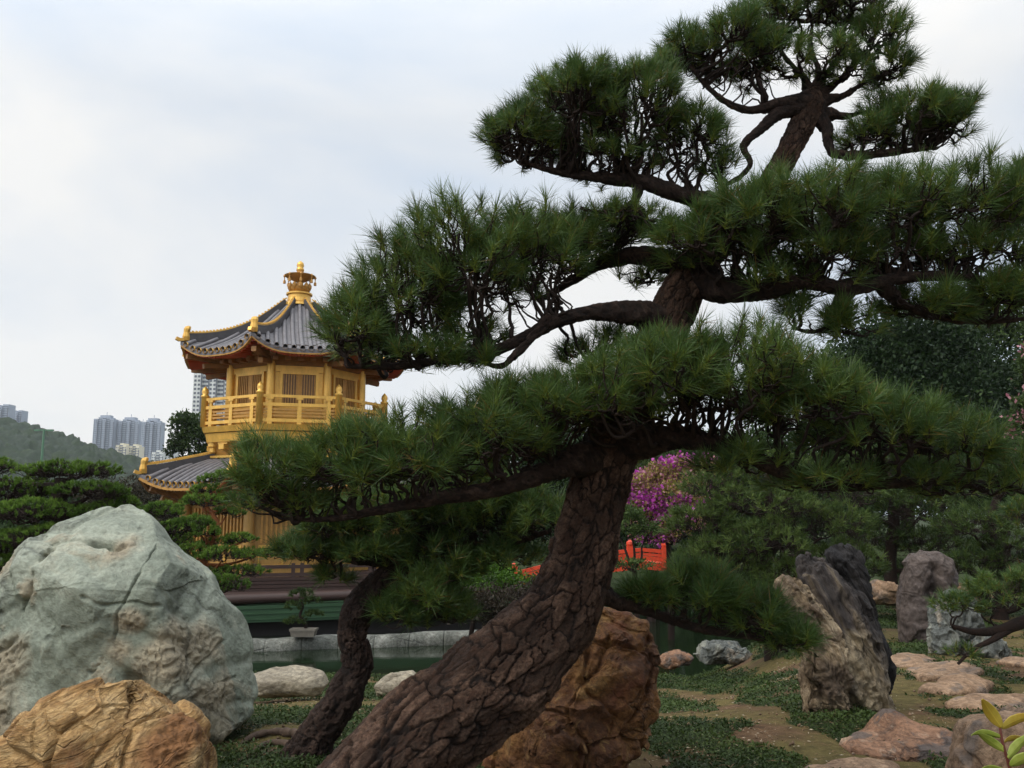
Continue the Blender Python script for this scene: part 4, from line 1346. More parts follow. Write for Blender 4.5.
# rusty rock under the main pine
rock('boulder', 'rusty brown boulder behind and under the leaning pine trunk', 'boulder',
     [(608, 609), (628, 613), (650, 622), (660, 628), (664, 645), (665, 665), (660, 700), (652, 735), (640, 775), (625, 815), (560, 830), (490, 820), (462, 790), (475, 765), (500, 738), (528, 715), (548, 690), (570, 668), (582, 645), (595, 622)],
     5.5, (0.32, 0.5), 'rock_orange', 21, 8, (0.06, 0.035, 0.010), (1.6, 4.2, 16), 0.07, 2.6,
     cuts=12, relief=0.06, cracks=[([(585, 690), (600, 698), (612, 715), (604, 735), (580, 742), (560, 740)], 0.02, 0.06), ([(560, 715), (575, 730), (570, 760)], 0.022, 0.06), ([(608, 640), (600, 665), (580, 680)], 0.02, 0.04)], front=0.66)
# standing rock: three leaning slabs grown together
st = empty('standing_rock', tuple(P(840, 706, 7.4)), 'tall leaning rock of dark streaked slabs with a pitted tan foot', 'rock')
rock('left_slab', None, None, [(777, 580), (782, 574), (796, 576), (812, 592), (828, 614), (842, 640), (850, 668), (850, 726), (808, 722), (804, 690), (804, 652), (796, 628), (784, 606)], 7.40, (0.14, 0.16), 'rock_tan', 31, 7,
     (0.03, 0.022, 0.008), (2, 6, 22), 0.03, 4, front=0.6, parent=st, ridge=((0.5, 0, -0.86), 0.05, 12.0), pits=[(800, 620, 22, 0.02), (826, 680, 26, 0.03)])
rock('middle_slab', None, None, [(801, 556), (806, 547), (818, 545), (832, 548), (846, 566), (860, 592), (872, 624), (882, 660), (888, 700), (888, 722), (850, 734), (818, 724), (818, 680), (826, 655), (818, 620), (806, 592)], 7.55, (0.17, 0.18), 'rock_dark', 32, 7,
     (0.03, 0.022, 0.008), (2, 6, 22), 0.0, 4, front=0.6, parent=st, ridge=((0.42, 0, -0.9), 0.06, 12.0), cuts=6, pits=[(850, 664, 28, 0.036), (858, 700, 34, 0.036), (832, 700, 24, 0.034), (846, 640, 14, 0.015)], shrink=0.97)
rock('right_slab', None, None, [(826, 552), (833, 543), (848, 540), (859, 551), (868, 572), (875, 600), (882, 622), (890, 650), (893, 680), (889, 696), (874, 700), (866, 664), (856, 620), (842, 585)], 7.75, (0.14, 0.2), 'rock_black', 33, 7,
     (0.03, 0.018, 0.008), (2, 5, 22), 0.03, 4, front=0.6, parent=st, ridge=((0.36, 0, -0.93), 0.045, 11.0))
# stones further right
rock('standing_stone', 'rounded purple grey standing stone with a dark scooped hollow', 'stone',
     [(902, 560), (908, 551), (922, 547), (938, 549), (950, 556), (955, 570), (957, 584), (952, 596), (944, 608), (936, 622), (934, 650), (900, 650), (899, 620), (901, 590)], 13.2, (0.3, 0.35), 'rock_purple', 41, 7,
     (0.08, 0.03, 0.006), (1.4, 3, 12), 0.03, 1.5, cracks=[([(930, 572), (926, 590), (932, 602)], 0.13, 0.20), ([(944, 586), (936, 596)], 0.11, 0.15), ([(931, 606), (925, 615)], 0.03, 0.06)], front=0.6)
rock('rock', 'pale blue grey rock leaning beside the purple grey standing stone', 'rock',
     [(934, 614), (942, 596), (952, 589), (964, 590), (972, 600), (976, 618), (978, 640), (976, 662), (934, 664), (932, 640)], 11.4, (0.22, 0.28), 'rock_pale', 42, 7, (0.05, 0.03, 0.008), (2, 5, 16), 0.06, 3, front=0.62)
rock('rock', 'low mottled grey rock at the foot of the pale blue grey rock', 'rock',
     [(966, 640), (975, 632), (990, 633), (1004, 640), (1010, 655), (1000, 668), (966, 668), (960, 655)], 11.2, (0.2, 0.3), 'rock_pale', 43, 6, (0.04, 0.03, 0.008), (2, 5, 16), 0.05, 3, front=0.6)
rock('ledge_rock', 'orange brown ledge rock far back between the standing rock and standing stone', 'rock',
     [(862, 588), (875, 583), (895, 584), (915, 588), (918, 600), (890, 604), (862, 602)], 17.0, (0.4, 0.6), 'rock_step', 44, 6, (0.06, 0.05, 0.01), (1.5, 3, 12), 0.05, 2, front=0.6)
rock('ledge_rock', 'brown ledge rock far back to the right of the standing stone', 'rock',
     [(955, 590), (966, 586), (980, 590), (984, 600), (970, 606), (952, 603)], 17.5, (0.4, 0.6), 'rock_step', 45, 6, (0.06, 0.05, 0.01), (1.5, 3, 12), 0.05, 2, front=0.6)
rock('boulder', 'smooth cream rounded boulder at the water edge beside the grey boulder', 'boulder',
     [(246, 684), (250, 674), (268, 669), (292, 667), (312, 669), (324, 675), (329, 684), (322, 694), (290, 698), (252, 696)], 10.2, (0.32, 0.4), 'rock_cream', 51, 7, (0.03, 0.01, 0.003), (1.5, 4, 16), 0, 2, front=0.7)
rock('rock', 'small pale white grey rock at the pond edge right of the rusty boulder', 'rock',
     [(694, 656), (698, 644), (708, 640), (722, 641), (736, 644), (746, 650), (752, 658), (740, 664), (700, 664)], 17.5, (0.4, 0.5), 'rock_pale', 52, 6, (0.08, 0.05, 0.01), (1.3, 3, 12), 0.08, 2, front=0.62)
rock('rock', 'low tan shore rock seen just left of the leaning trunk', 'rock', [(374, 686), (384, 679), (398, 674), (412, 674), (420, 684), (410, 694), (378, 694)], 10.6, (0.3, 0.4), 'rock_cream', 53, 6, (0.05, 0.02, 0.006), (1.5, 4, 14), 0.05, 2, front=0.62)
rock('rock', 'small pinkish flat rock by the water beyond the rusty boulder', 'rock', [(656, 662), (664, 655), (680, 653), (694, 657), (690, 664), (664, 667)], 16.5, (0.3, 0.4), 'rock_pink', 54, 6, (0.04, 0.03, 0.01), (1.5, 4, 14), 0.05, 2, front=0.62)
rock('block_rock', 'squared brown rock block behind the yellow leaved sapling', 'rock',
     [(968, 735), (975, 722), (990, 716), (1010, 714), (1050, 712), (1060, 760), (1055, 830), (975, 825), (962, 790)], 5.0, (0.2, 0.35), 'rock_step', 55, 7, (0.03, 0.015, 0.006), (2, 5, 18), 0.05, 2.4, front=0.5)
# flat stones set in the ground: profile seen from above
def flat_stone(label, poly, mat, h=0.10, seed=0, name='stepping_stone', cat='stone', group=None, bumps=0.02, peak=None):
    g = np.array([G(a, b) for a, b in poly])
    c = g.mean(0); rel = g - c
    th = np.linspace(-np.pi, np.pi, 361); rad = np.zeros(361)
    A, B = rel[:, :2], np.roll(rel[:, :2], -1, 0)
    for i, t in enumerate(th):
        dx, dz = math.cos(t), math.sin(t); e = B - A
        den = dx * e[:, 1] - dz * e[:, 0]; den = np.where(abs(den) < 1e-12, 1e-12, den)
        s = (A[:, 0] * e[:, 1] - A[:, 1] * e[:, 0]) / den; k = (A[:, 0] * dz - A[:, 1] * dx) / den
        ok = (s > 0) & (k >= -1e-6) & (k <= 1 + 1e-6)
        rad[i] = s[ok].max() if ok.any() else (rad[i - 1] if i else 0.3)
    bm = bmesh.new(); bmesh.ops.create_icosphere(bm, subdivisions=6, radius=1.0)
    me = bpy.data.meshes.new(name); bm.to_mesh(me); bm.free()
    n = len(me.vertices); co = np.empty(n * 3); me.vertices.foreach_get('co', co); u = co.reshape(-1, 3)
    rho = np.hypot(u[:, 0], u[:, 1]); an = np.arctan2(u[:, 1], u[:, 0]); r_ = np.interp(an, th, rad)
    V = np.stack([rho ** 0.6 * r_ * np.cos(an), rho ** 0.6 * r_ * np.sin(an), np.sign(u[:, 2]) * np.abs(u[:, 2]) ** 0.6 * h], 1)
    wp = V + c
    nz = fbm(wp * 2.3 + seed * 5.1, 4, seed); n2 = fbm(wp * 9 + seed, 4, seed + 4)
    V[:, 2] += (u[:, 2] > -0.2) * (bumps * 2.2 * nz + bumps * 0.7 * n2)
    V[:, :2] *= (1 + 0.07 * nz + 0.03 * n2)[:, None]
    if peak:
        for (a, b, ph, pw) in peak:
            q = G(a, b) - c
            V[:, 2] += (u[:, 2] > 0) * ph * np.exp(-((V[:, 0] - q[0]) ** 2 + ((V[:, 1] - q[1]) * 0.7) ** 2) / pw ** 2)
    V[:, 2] += hterr(V[:, 0] + c[0], V[:, 1] + c[1]) - c[2] + 0.005
    me.vertices.foreach_set('co', (V + c).ravel()); me.update()
    return tag(link_mesh(name, me, M[mat], None, c, smooth=True), label, cat, group)
grp = 'stepping stones of the garden path'
flat_stone('small far stepping stone close behind the standing rock', [(886, 661), (900, 657), (925, 657), (937, 662), (925, 668), (895, 669)], 'rock_step', 0.05, 1, group=grp)
flat_stone('broad sandy stepping stone, second from the standing stone', [(905, 673), (925, 667), (950, 666), (978, 668), (984, 675), (960, 681), (920, 682)], 'rock_step', 0.07, 2, group=grp)
flat_stone('knobbly orange stepping stone in the middle of the path', [(918, 694), (945, 685), (975, 684), (995, 690), (985, 697), (950, 698)], 'rock_step', 0.08, 3, group=grp, peak=[(960, 688, 0.05, 0.2)])
flat_stone('wide grey brown stepping stone at the right edge below the orange one', [(944, 706), (965, 700), (1000, 699), (1040, 701), (1045, 716), (1000, 716), (955, 713)], 'rock_step', 0.06, 4, group=grp)
flat_stone('thin sandy slab at the right edge on the green ground cover', [(996, 664), (1010, 661), (1040, 663), (1045, 668), (1015, 668)], 'rock_step', 0.04, 5, group=grp)
flat_stone('large pinkish flat rock with a ridge, nearest of the path stones', [(838, 746), (860, 736), (888, 728), (915, 733), (950, 742), (972, 752), (960, 762), (920, 764), (880, 761), (850, 755)], 'rock_pink', 0.08, 6, name='flat_rock', cat='rock', group=grp, bumps=0.03, peak=[(888, 736, 0.11, 0.13), (915, 742, 0.05, 0.15)])
flat_stone('pale flat stone at the bottom edge below the pinkish rock', [(800, 776), (830, 767), (870, 765), (900, 770), (905, 790), (820, 792)], 'rock_step', 0.05, 7, group=grp)
flat_stone('thin pale stone strip lying beside the cream boulder', [(246, 697), (262, 692), (282, 689), (283, 694), (262, 698), (248, 702)], 'rock_pale', 0.03, 8, name='stone_strip', cat='stone')


# ================================================================== THE MAIN PINE
D0 = 4.45
TR = [(330, 860, -0.42, 175), (400, 757, -0.30, 122), (440, 722, -0.22, 120), (482, 690, -0.14, 120), (520, 657, -0.07, 110), (551, 624, 0.0, 98), (575, 580, 0.03, 84), (588, 535, 0.05, 76), (599, 490, 0.07, 72),
      (612, 445, 0.08, 70), (634, 395, 0.10, 64), (660, 340, 0.12, 58), (678, 300, 0.14, 54), (700, 262, 0.15, 46), (735, 222, 0.16, 40), (768, 188, 0.17, 33), (789, 150, 0.18, 31), (803, 122, 0.19, 34), (810, 102, 0.2, 37), (813, 92, 0.2, 30), (815, 86, 0.2, 12), (815.5, 84, 0.2, 2)]
tp, tr_ = limb_pts(TR, D0, 40)
tr_ = tr_ * 0.80
pine = empty('pine_tree', (tp[0][0], tp[0][1], H1(tp[0][0], tp[0][1])), 'great leaning pine with flaky bark and layered needle pads filling the foreground', 'tree')
bark_tube('trunk', tp, tr_, 900, 270, M['bark'], pine, plate=0.098, depth=0.020, knob=0.07, seed=4, stretch=0.46)

main_limbs = [
    # lower left limb
    dict(even=True, shell=0.66, ragged=0.55, mix=True, pts=[(606, 458, 0.07, 40), (575, 462, -0.1, 34), (540, 474, -0.2, 28), (500, 488, -0.25, 24), (455, 495, -0.28, 22), (420, 502, -0.3, 18), (380, 510, -0.32, 14), (340, 518, -0.33, 9), (300, 520, -0.33, 6)],
         lumps=[(285, 478, 46, 38, -0.33, 0.30, 70), (264, 503, 26, 24, -0.33, 0.22, 26), (305, 508, 32, 18, -0.3, 0.24, 19), (345, 472, 52, 38, -0.30, 0.42, 103), (420, 470, 60, 46, -0.25, 0.48, 148), (500, 445, 62, 62, -0.2, 0.5, 155), (555, 420, 48, 42, -0.2, 0.42, 96)]),
    # right lower limb, the near pad that hides the trunk
    dict(even=True, shell=0.66, ragged=0.55, mix=True, pts=[(618, 440, 0.05, 44), (650, 440, -0.1, 34), (690, 438, -0.2, 28), (735, 450, -0.25, 25), (790, 474, -0.25, 20), (850, 486, -0.2, 16), (920, 482, -0.15, 12), (985, 484, -0.1, 9), (1030, 494, -0.1, 6)],
         lumps=[(600, 410, 52, 50, -0.35, 0.38, 103), (662, 392, 62, 56, -0.40, 0.46, 155), (735, 392, 66, 56, -0.38, 0.5, 162), (810, 412, 62, 48, -0.33, 0.46, 140), (880, 436, 58, 40, -0.28, 0.42, 111), (945, 452, 46, 30, -0.2, 0.38, 59), (1006, 470, 36, 20, -0.15, 0.30, 22), (735, 468, 48, 18, -0.25, 0.3, 22), (820, 484, 58, 18, -0.2, 0.34, 32), (905, 482, 56, 18, -0.1, 0.34, 32), (975, 490, 46, 18, -0.1, 0.3, 25)]),
    # middle left limb
    dict(even=True, shell=0.66, ragged=0.55, mix=True, pts=[(664, 322, 0.12, 36), (630, 313, 0.0, 27), (590, 313, -0.1, 22), (555, 322, -0.1, 22), (520, 340, -0.1, 19), (490, 352, -0.1, 17), (450, 358, -0.1, 15), (400, 366, -0.1, 12), (350, 366, -0.1, 7)],
         lumps=[(360, 340, 46, 44, -0.1, 0.32, 88), (410, 310, 58, 62, -0.08, 0.42, 133), (470, 285, 66, 74, -0.05, 0.5, 170), (535, 270, 62, 62, 0.0, 0.48, 125), (425, 362, 56, 16, -0.1, 0.34, 32), (480, 336, 40, 16, 0.05, 0.3, 20), (390, 352, 40, 18, 0.1, 0.3, 26)]),
    dict(pts=[(548, 318, -0.1, 14), (534, 335, -0.15, 12), (512, 358, -0.2, 10), (498, 366, -0.2, 8), (470, 356, -0.2, 5)], lumps=[(470, 362, 30, 14, -0.2, 0.16, 14)], low=-0.6),
    # second left limb
    dict(pts=[(694, 270, 0.15, 34), (664, 260, 0.2, 30), (630, 256, 0.25, 26), (600, 264, 0.3, 20), (570, 282, 0.3, 13), (540, 300, 0.3, 8)],
         lumps=[(565, 250, 50, 36, 0.3, 0.35, 80), (615, 238, 48, 26, 0.25, 0.3, 46), (600, 350, 46, 20, 0.2, 0.25, 30), (640, 282, 30, 14, 0.3, 0.2, 14)], low=-0.5),
    # upper left limb
    dict(ns=0.80, shell=0.80, even=True, pts=[(742, 216, 0.16, 32), (705, 202, 0.1, 28), (672, 192, 0.05, 26), (640, 182, 0.05, 22), (600, 178, 0.05, 17), (560, 172, 0.05, 12), (525, 164, 0.05, 7)],
         lumps=[(525, 148, 44, 40, 0.05, 0.30, 130), (575, 125, 56, 55, 0.05, 0.42, 208), (635, 125, 55, 62, 0.05, 0.44, 195), (692, 148, 38, 38, 0.08, 0.3, 80), (610, 168, 50, 14, 0.1, 0.3, 39)]),
    dict(ns=0.80, shell=0.80, even=True, pts=[(640, 186, 0.05, 12), (630, 205, 0.0, 10), (604, 212, 0.0, 7), (580, 208, 0.0, 4)], lumps=[(630, 222, 44, 20, 0.0, 0.22, 31), (680, 235, 30, 14, 0.0, 0.18, 13)], low=-0.6),
    # loop below the crown, joining the top left pad
    dict(ns=0.80, shell=0.80, even=True, pts=[(808, 108, 0.19, 24), (782, 112, 0.15, 18), (760, 130, 0.1, 15), (744, 146, 0.1, 12), (750, 164, 0.1, 9), (738, 178, 0.1, 8), (718, 188, 0.1, 6)], lumps=[(722, 170, 24, 16, 0.1, 0.14, 15)], low=-0.6),
    dict(ns=0.80, shell=0.80, even=True, pts=[(806, 104, 0.19, 26), (775, 106, 0.15, 17), (748, 110, 0.12, 13), (720, 98, 0.1, 9), (698, 76, 0.1, 6), (686, 58, 0.1, 4)],
         lumps=[(690, 56, 28, 26, 0.1, 0.24, 59), (728, 54, 38, 34, 0.1, 0.32, 110), (760, 66, 30, 30, 0.12, 0.28, 59)]),
    # crown fan
    dict(ns=0.80, shell=0.80, even=True, pts=[(810, 98, 0.2, 17), (804, 78, 0.2, 8), (784, 56, 0.2, 6), (774, 30, 0.2, 5), (764, 10, 0.2, 3)], lumps=[(770, 28, 36, 32, 0.22, 0.28, 62), (788, 66, 24, 18, 0.05, 0.2, 16)]),
    dict(ns=0.80, shell=0.80, even=True, pts=[(812, 95, 0.2, 17), (819, 74, 0.22, 8), (810, 46, 0.22, 8), (812, 22, 0.22, 5), (804, 0, 0.22, 3)], lumps=[(808, 14, 38, 34, 0.2, 0.30, 66)]),
    dict(ns=0.80, shell=0.80, even=True, pts=[(813, 96, 0.2, 17), (824, 78, 0.2, 8), (842, 50, 0.2, 8), (844, 28, 0.2, 6), (854, 6, 0.2, 3)], lumps=[(850, 16, 40, 36, 0.2, 0.30, 70), (828, 60, 26, 20, 0.05, 0.22, 20)]),
    dict(ns=0.80, shell=0.80, even=True, pts=[(814, 98, 0.2, 15), (838, 82, 0.2, 9), (856, 62, 0.2, 7), (880, 42, 0.2, 4)], lumps=[(878, 46, 32, 34, 0.2, 0.26, 58), (850, 74, 22, 14, 0.1, 0.18, 14)]),
    dict(ns=0.80, shell=0.80, even=True, pts=[(815, 102, 0.2, 14), (842, 96, 0.2, 9), (866, 82, 0.2, 6), (890, 72, 0.2, 4)], lumps=[(886, 76, 24, 20, 0.2, 0.2, 34)]),
    # right upper limb
    dict(ns=0.80, shell=0.80, even=True, pts=[(814, 108, 0.2, 22), (826, 128, 0.16, 15), (832, 152, 0.12, 13), (862, 155, 0.1, 13), (895, 152, 0.1, 10), (930, 148, 0.1, 6)],
         lumps=[(905, 128, 42, 32, 0.1, 0.28, 104), (942, 130, 30, 34, 0.1, 0.26, 80), (866, 142, 30, 20, 0.1, 0.22, 39)]),
    dict(ns=0.80, shell=0.80, even=True, pts=[(820, 112, 0.2, 14), (842, 116, 0.2, 9), (868, 112, 0.2, 6), (890, 118, 0.2, 4)], lumps=[(880, 112, 24, 14, 0.2, 0.16, 18)]),
    # right middle limb
    dict(even=True, shell=0.66, ragged=0.55, mix=True, pts=[(696, 276, 0.15, 40), (725, 290, 0.0, 28), (765, 290, -0.1, 26), (805, 282, -0.15, 24), (850, 288, -0.15, 22), (900, 278, -0.1, 18), (950, 276, -0.05, 14), (1000, 282, 0.0, 10), (1050, 285, 0.0, 7)],
         lumps=[(695, 250, 42, 44, -0.15, 0.32, 77), (750, 235, 56, 50, -0.2, 0.42, 125), (815, 232, 60, 52, -0.2, 0.46, 140), (885, 228, 60, 50, -0.12, 0.46, 133), (950, 225, 58, 50, 0.0, 0.46, 122), (1020, 220, 56, 50, 0.05, 0.46, 103), (800, 288, 60, 16, -0.1, 0.3, 26), (740, 266, 48, 18, -0.1, 0.36, 32), (830, 264, 58, 18, -0.1, 0.4, 41), (905, 262, 56, 20, 0.0, 0.4, 44), (980, 262, 56, 22, 0.05, 0.4, 47)]),
    dict(pts=[(850, 288, -0.15, 16), (838, 306, -0.1, 14), (830, 325, -0.1, 11), (812, 332, -0.1, 7), (792, 328, -0.1, 4)], lumps=[(800, 318, 22, 16, -0.1, 0.14, 11), (850, 330, 40, 22, -0.05, 0.24, 30)], low=-0.6),
    dict(pts=[(880, 284, -0.1, 15), (905, 305, 0.0, 12), (940, 318, 0.05, 10), (985, 322, 0.1, 8), (1030, 318, 0.1, 6)], lumps=[(920, 308, 50, 26, 0.05, 0.32, 60), (985, 304, 50, 30, 0.1, 0.34, 80)], low=-0.5),
    # lowest limb, right of the rusty boulder
    dict(pts=[(592, 585, 0.05, 22), (615, 600, 0.15, 17), (650, 612, 0.2, 14), (690, 626, 0.2, 12), (730, 634, 0.2, 9), (775, 640, 0.2, 5)],
         lumps=[(654, 600, 34, 16, 0.2, 0.24, 45), (700, 598, 42, 28, 0.2, 0.30, 100), (746, 620, 40, 30, 0.2, 0.3, 95), (782, 642, 26, 18, 0.2, 0.22, 42)]),
]
grow(pine, main_limbs, D0, needle=0.122, width=0.0025, n_needle=70, seed=1, twig_r=(0.012, 0.0070, 0.0042), tangle=0.22, thin=0.66, cone=(6, 74), clump=True, wig=0.062)

# ================================================================== THE SECOND PINE, thinner trunk on the left
D1 = 6.1
b2_ = P(318, 752, D1)
TR2 = [(306, 762, 0, 62), (318, 735, 0, 46), (334, 712, 0, 44), (348, 686, 0.03, 42), (356, 660, 0.05, 37), (352, 636, 0.05, 35), (358, 612, 0.05, 38), (378, 588, 0.05, 38), (398, 566, 0.08, 32), (415, 545, 0.1, 26), (440, 530, 0.15, 20), (470, 515, 0.2, 12)]
tp2, tr2 = limb_pts(TR2, D1, 30)
tr2 = tr2 * 0.76
pine2 = empty('pine_tree', (tp2[0][0], tp2[0][1], H1(tp2[0][0], tp2[0][1])), 'smaller pine with a thin crooked dark trunk behind the great leaning pine', 'tree')
bark_tube('trunk', tp2, tr2, 300, 90, M['bark_dark'], pine2, plate=0.06, depth=0.016, knob=0.14, seed=9, stretch=0.55)
grow(pine2, [
    dict(pts=[(402, 562, 0.08, 18), (385, 562, 0.0, 13), (360, 560, -0.1, 10), (335, 556, -0.1, 6)], lumps=[(308, 554, 38, 16, -0.1, 0.3, 95), (345, 528, 48, 28, -0.1, 0.36, 170), (390, 520, 46, 32, -0.05, 0.36, 140), (370, 552, 36, 14, -0.15, 0.3, 70), (335, 578, 22, 12, 0, 0.2, 16)]),
    dict(pts=[(420, 542, 0.1, 18), (445, 548, 0.1, 13), (480, 545, 0.1, 10), (520, 540, 0.1, 7), (548, 532, 0.1, 4)], lumps=[(440, 518, 48, 40, 0.1, 0.4, 150), (495, 520, 48, 42, 0.1, 0.4, 150), (540, 524, 30, 34, 0.1, 0.35, 90), (470, 496, 60, 26, 0.1, 0.45, 110), (505, 560, 46, 18, 0.1, 0.35, 64), (425, 556, 40, 20, 0.05, 0.35, 60)]),
    dict(pts=[(392, 572, 0.06, 15), (410, 588, 0.0, 11), (430, 602, -0.1, 8), (440, 620, -0.1, 5)], lumps=[(422, 600, 34, 30, -0.1, 0.3, 100), (400, 618, 26, 18, -0.1, 0.24, 40), (446, 612, 30, 24, -0.05, 0.28, 60), (448, 574, 32, 20, 0, 0.3, 60)], low=-0.6),
], D1, needle=0.12, width=0.0034, n_needle=56, seed=40, tint_mu=0.4, clump=True, tangle=0.15)
# ================================================================== BACKGROUND PLANTS
def leafy(name, label, cat, base_px, d, lumps, mat, leaf=0.22, aspect=0.55, trunk_w=0.3, group=None, trunk_mat='bark_dark', seed=0, low=-0.7, shell=0.35, gaps=0.0, blooms=None, up=0.3, base_z=None, tint_mu=0.45, dense=2.9):
    """Trunk with limbs, and a crown of separate leaves gathered in uneven clumps. lumps: px, py, rx, ry, depth offset, leaves."""
    r = np.random.default_rng(seed + 500)
    bx = P(base_px, 500, d)[0]
    bz = H1(bx, d) - 0.05 if base_z is None else base_z
    root = empty(name, (bx, d, bz), label, cat, group)
    C = []
    for px, py, rx, ry, dd, n in lumps:
        c = P(px, py, d + dd); C.append((c, rx * PX(d), ry * PX(d), n))
    zs = min(c[2] - rz * 0.6 for c, rx, rz, n in C)
    cm = np.mean([c for c, *_ in C], 0)
    fork = np.array([bx * 0.6 + cm[0] * 0.4, d, max(bz + 0.3, zs)])
    base = np.array([bx, d, bz])
    paths = [wiggle(base, fork, 8, 0.04, r)]; rads = [np.linspace(trunk_w, trunk_w * 0.7, 8)]
    for c, rx, rz, n in C:
        paths.append(wiggle(fork, c, 9, 0.07, r)); rads.append(np.linspace(trunk_w * 0.5, trunk_w * 0.12, 9))
        for _ in range(5):
            e = c + unit(r.normal(size=3)) * np.array([rx, rx, rz]) * 0.75
            paths.append(wiggle(c * 0.8 + fork * 0.2, e, 6, 0.1, r)); rads.append(np.linspace(trunk_w * 0.16, trunk_w * 0.04, 6))
    v, f = tube_arrays(paths, rads, 7)
    link_mesh('trunk', fast_mesh('trunk', v, f), M[trunk_mat], root, smooth=True)
    pos, ax, nr, tn = [], [], [], []
    for i, (c, rx, rz, n) in enumerate(C):
        n = int(n * dense)
        nc = max(6, n // 26)
        cl, dr = lump_points(c, rx, rx * 0.9, rz, nc, r, low=low, shell=shell, lumpy=0.35, seed=seed + i)
        k = len(cl); m = n // k + 1
        q = cl[:, None] + r.normal(size=(k, m, 3)) * np.array([rx, rx, rz * 0.8]) * 0.17
        dd_ = unit(np.repeat(dr[:, None], m, 1) * 0.7 + r.normal(size=(k, m, 3)) * 0.8 + np.array([0, 0, up]))
        pos.append(q.reshape(-1, 3)); ax.append(dd_.reshape(-1, 3))
        nr.append(unit(r.normal(size=(k * m, 3)) + np.array([0, 0, 0.8])))
        tn.append(np.clip(tint_mu + np.repeat(r.normal(0, 0.22, k), m) + r.normal(0, 0.1, k * m), 0, 1))
    pos, ax, nr, tn = map(np.concatenate, (pos, ax, nr, tn))
    link_mesh('crown', leaf_mesh('crown', pos, ax, nr, leaf * 0.66, aspect, tn, seed), M[mat], root)
    if blooms:
        for bn, bm_, share, size in blooms:
            idx = r.choice(len(pos), int(len(pos) * share), replace=False)
            ck = voro(pos[idx] / 0.62, seed + len(bn))[2] < 0.5
            idx = idx[ck]
            link_mesh(bn, leaf_mesh(bn, pos[idx] + ax[idx] * leaf * 0.6, ax[idx], nr[idx], size, 0.8, r.uniform(0, 1, len(idx)), seed + 3), M[bm_], root)['kind'] = 'stuff'
    return root

def padpine(label, trunk, d, lumps, mat='needle_far', needle=0.13, width=0.008, n_needle=24, group=None, seed=0, bark='bark_dark', cone=(5, 75), up=0.85, shell=0.6, tint_mu=0.45, name='pine_tree', droop=0.0, low=-0.2, lumpscale=1.0):
    """A trained pine: bent trunk, one limb per cloud of needles. lumps: px, py, rx, ry, depth offset, shoots."""
    pts, rad = limb_pts(trunk, d, 24)
    b = pts[0]
    root = empty(name, (b[0], b[1], H1(b[0], b[1]) - 0.03), label, 'tree', group)
    pts = np.vstack([[b[0], b[1], H1(b[0], b[1]) - 0.05], pts]) if b[2] > H1(b[0], b[1]) else pts
    rad = np.concatenate([[rad[0] * 1.15], rad]) if len(rad) < len(pts) else rad
    v, f = tube_arrays([pts], [rad], 10)
    link_mesh('trunk', fast_mesh('trunk', v, f), M[bark], root, smooth=True)
    tpx = np.array([[t[0], t[1], t[2]] for t in trunk], float)
    fine = crom(tpx, 40)
    limbs = []
    for px, py, rx, ry, dd, n in lumps:
        k = np.argmin(np.abs(fine[:, 1] - (py + ry * 0.9 + 4)) + 0.15 * np.abs(fine[:, 0] - px))
        a = fine[k]
        w = np.interp(k, [0, 39], [trunk[0][3], trunk[-1][3]]) * 0.55
        limbs.append(dict(pts=[(a[0], a[1], a[2], w), ((a[0] + px) / 2, (a[1] + py + ry * 0.5) / 2 + 2, (a[2] + dd) / 2, w * 0.7), (px, py + ry * 0.25, dd, w * 0.35)],
                          lumps=[(px, py, rx, ry, dd, rx * PX(d) * 0.85, n)], low=low, shell=shell))
    grow(root, limbs, d, needle=needle, width=width, n_needle=n_needle, mat=mat, seed=seed, bark=bark, limb_bark=False, per_hub=12, cone=cone, up=up, tint_mu=tint_mu, twig_sides=3, droop=droop,
         twig_r=(0.015, 0.009, 0.006))
    return root

# cloud pruned pine behind the grey boulder
padpine('big cloud pruned pine with broad dense pads behind the grey boulder', [(60, 640, 0, 26), (66, 580, 0, 22), (58, 520, 0, 18), (62, 478, 0, 12)], 12.5,
        [(70, 474, 50, 13, 0.1, 330), (8, 494, 46, 17, 0.2, 330), (92, 493, 36, 11, -0.2, 230), (30, 516, 52, 16, -0.4, 380), (98, 515, 34, 11, 0.0, 230), (122, 505, 18, 8, 0.2, 90), (70, 540, 62, 15, -0.5, 400), (124, 537, 24, 10, 0.1, 140), (-4, 548, 48, 18, -0.3, 330),
         (44, 570, 62, 16, -0.3, 360), (-24, 470, 40, 14, 0.5, 200), (10, 590, 60, 20, -0.2, 300)],
        'needle_pad', 0.062, 0.008, 26, seed=200, cone=(4, 58), shell=0.88, up=0.9, tint_mu=0.5, low=-0.08)
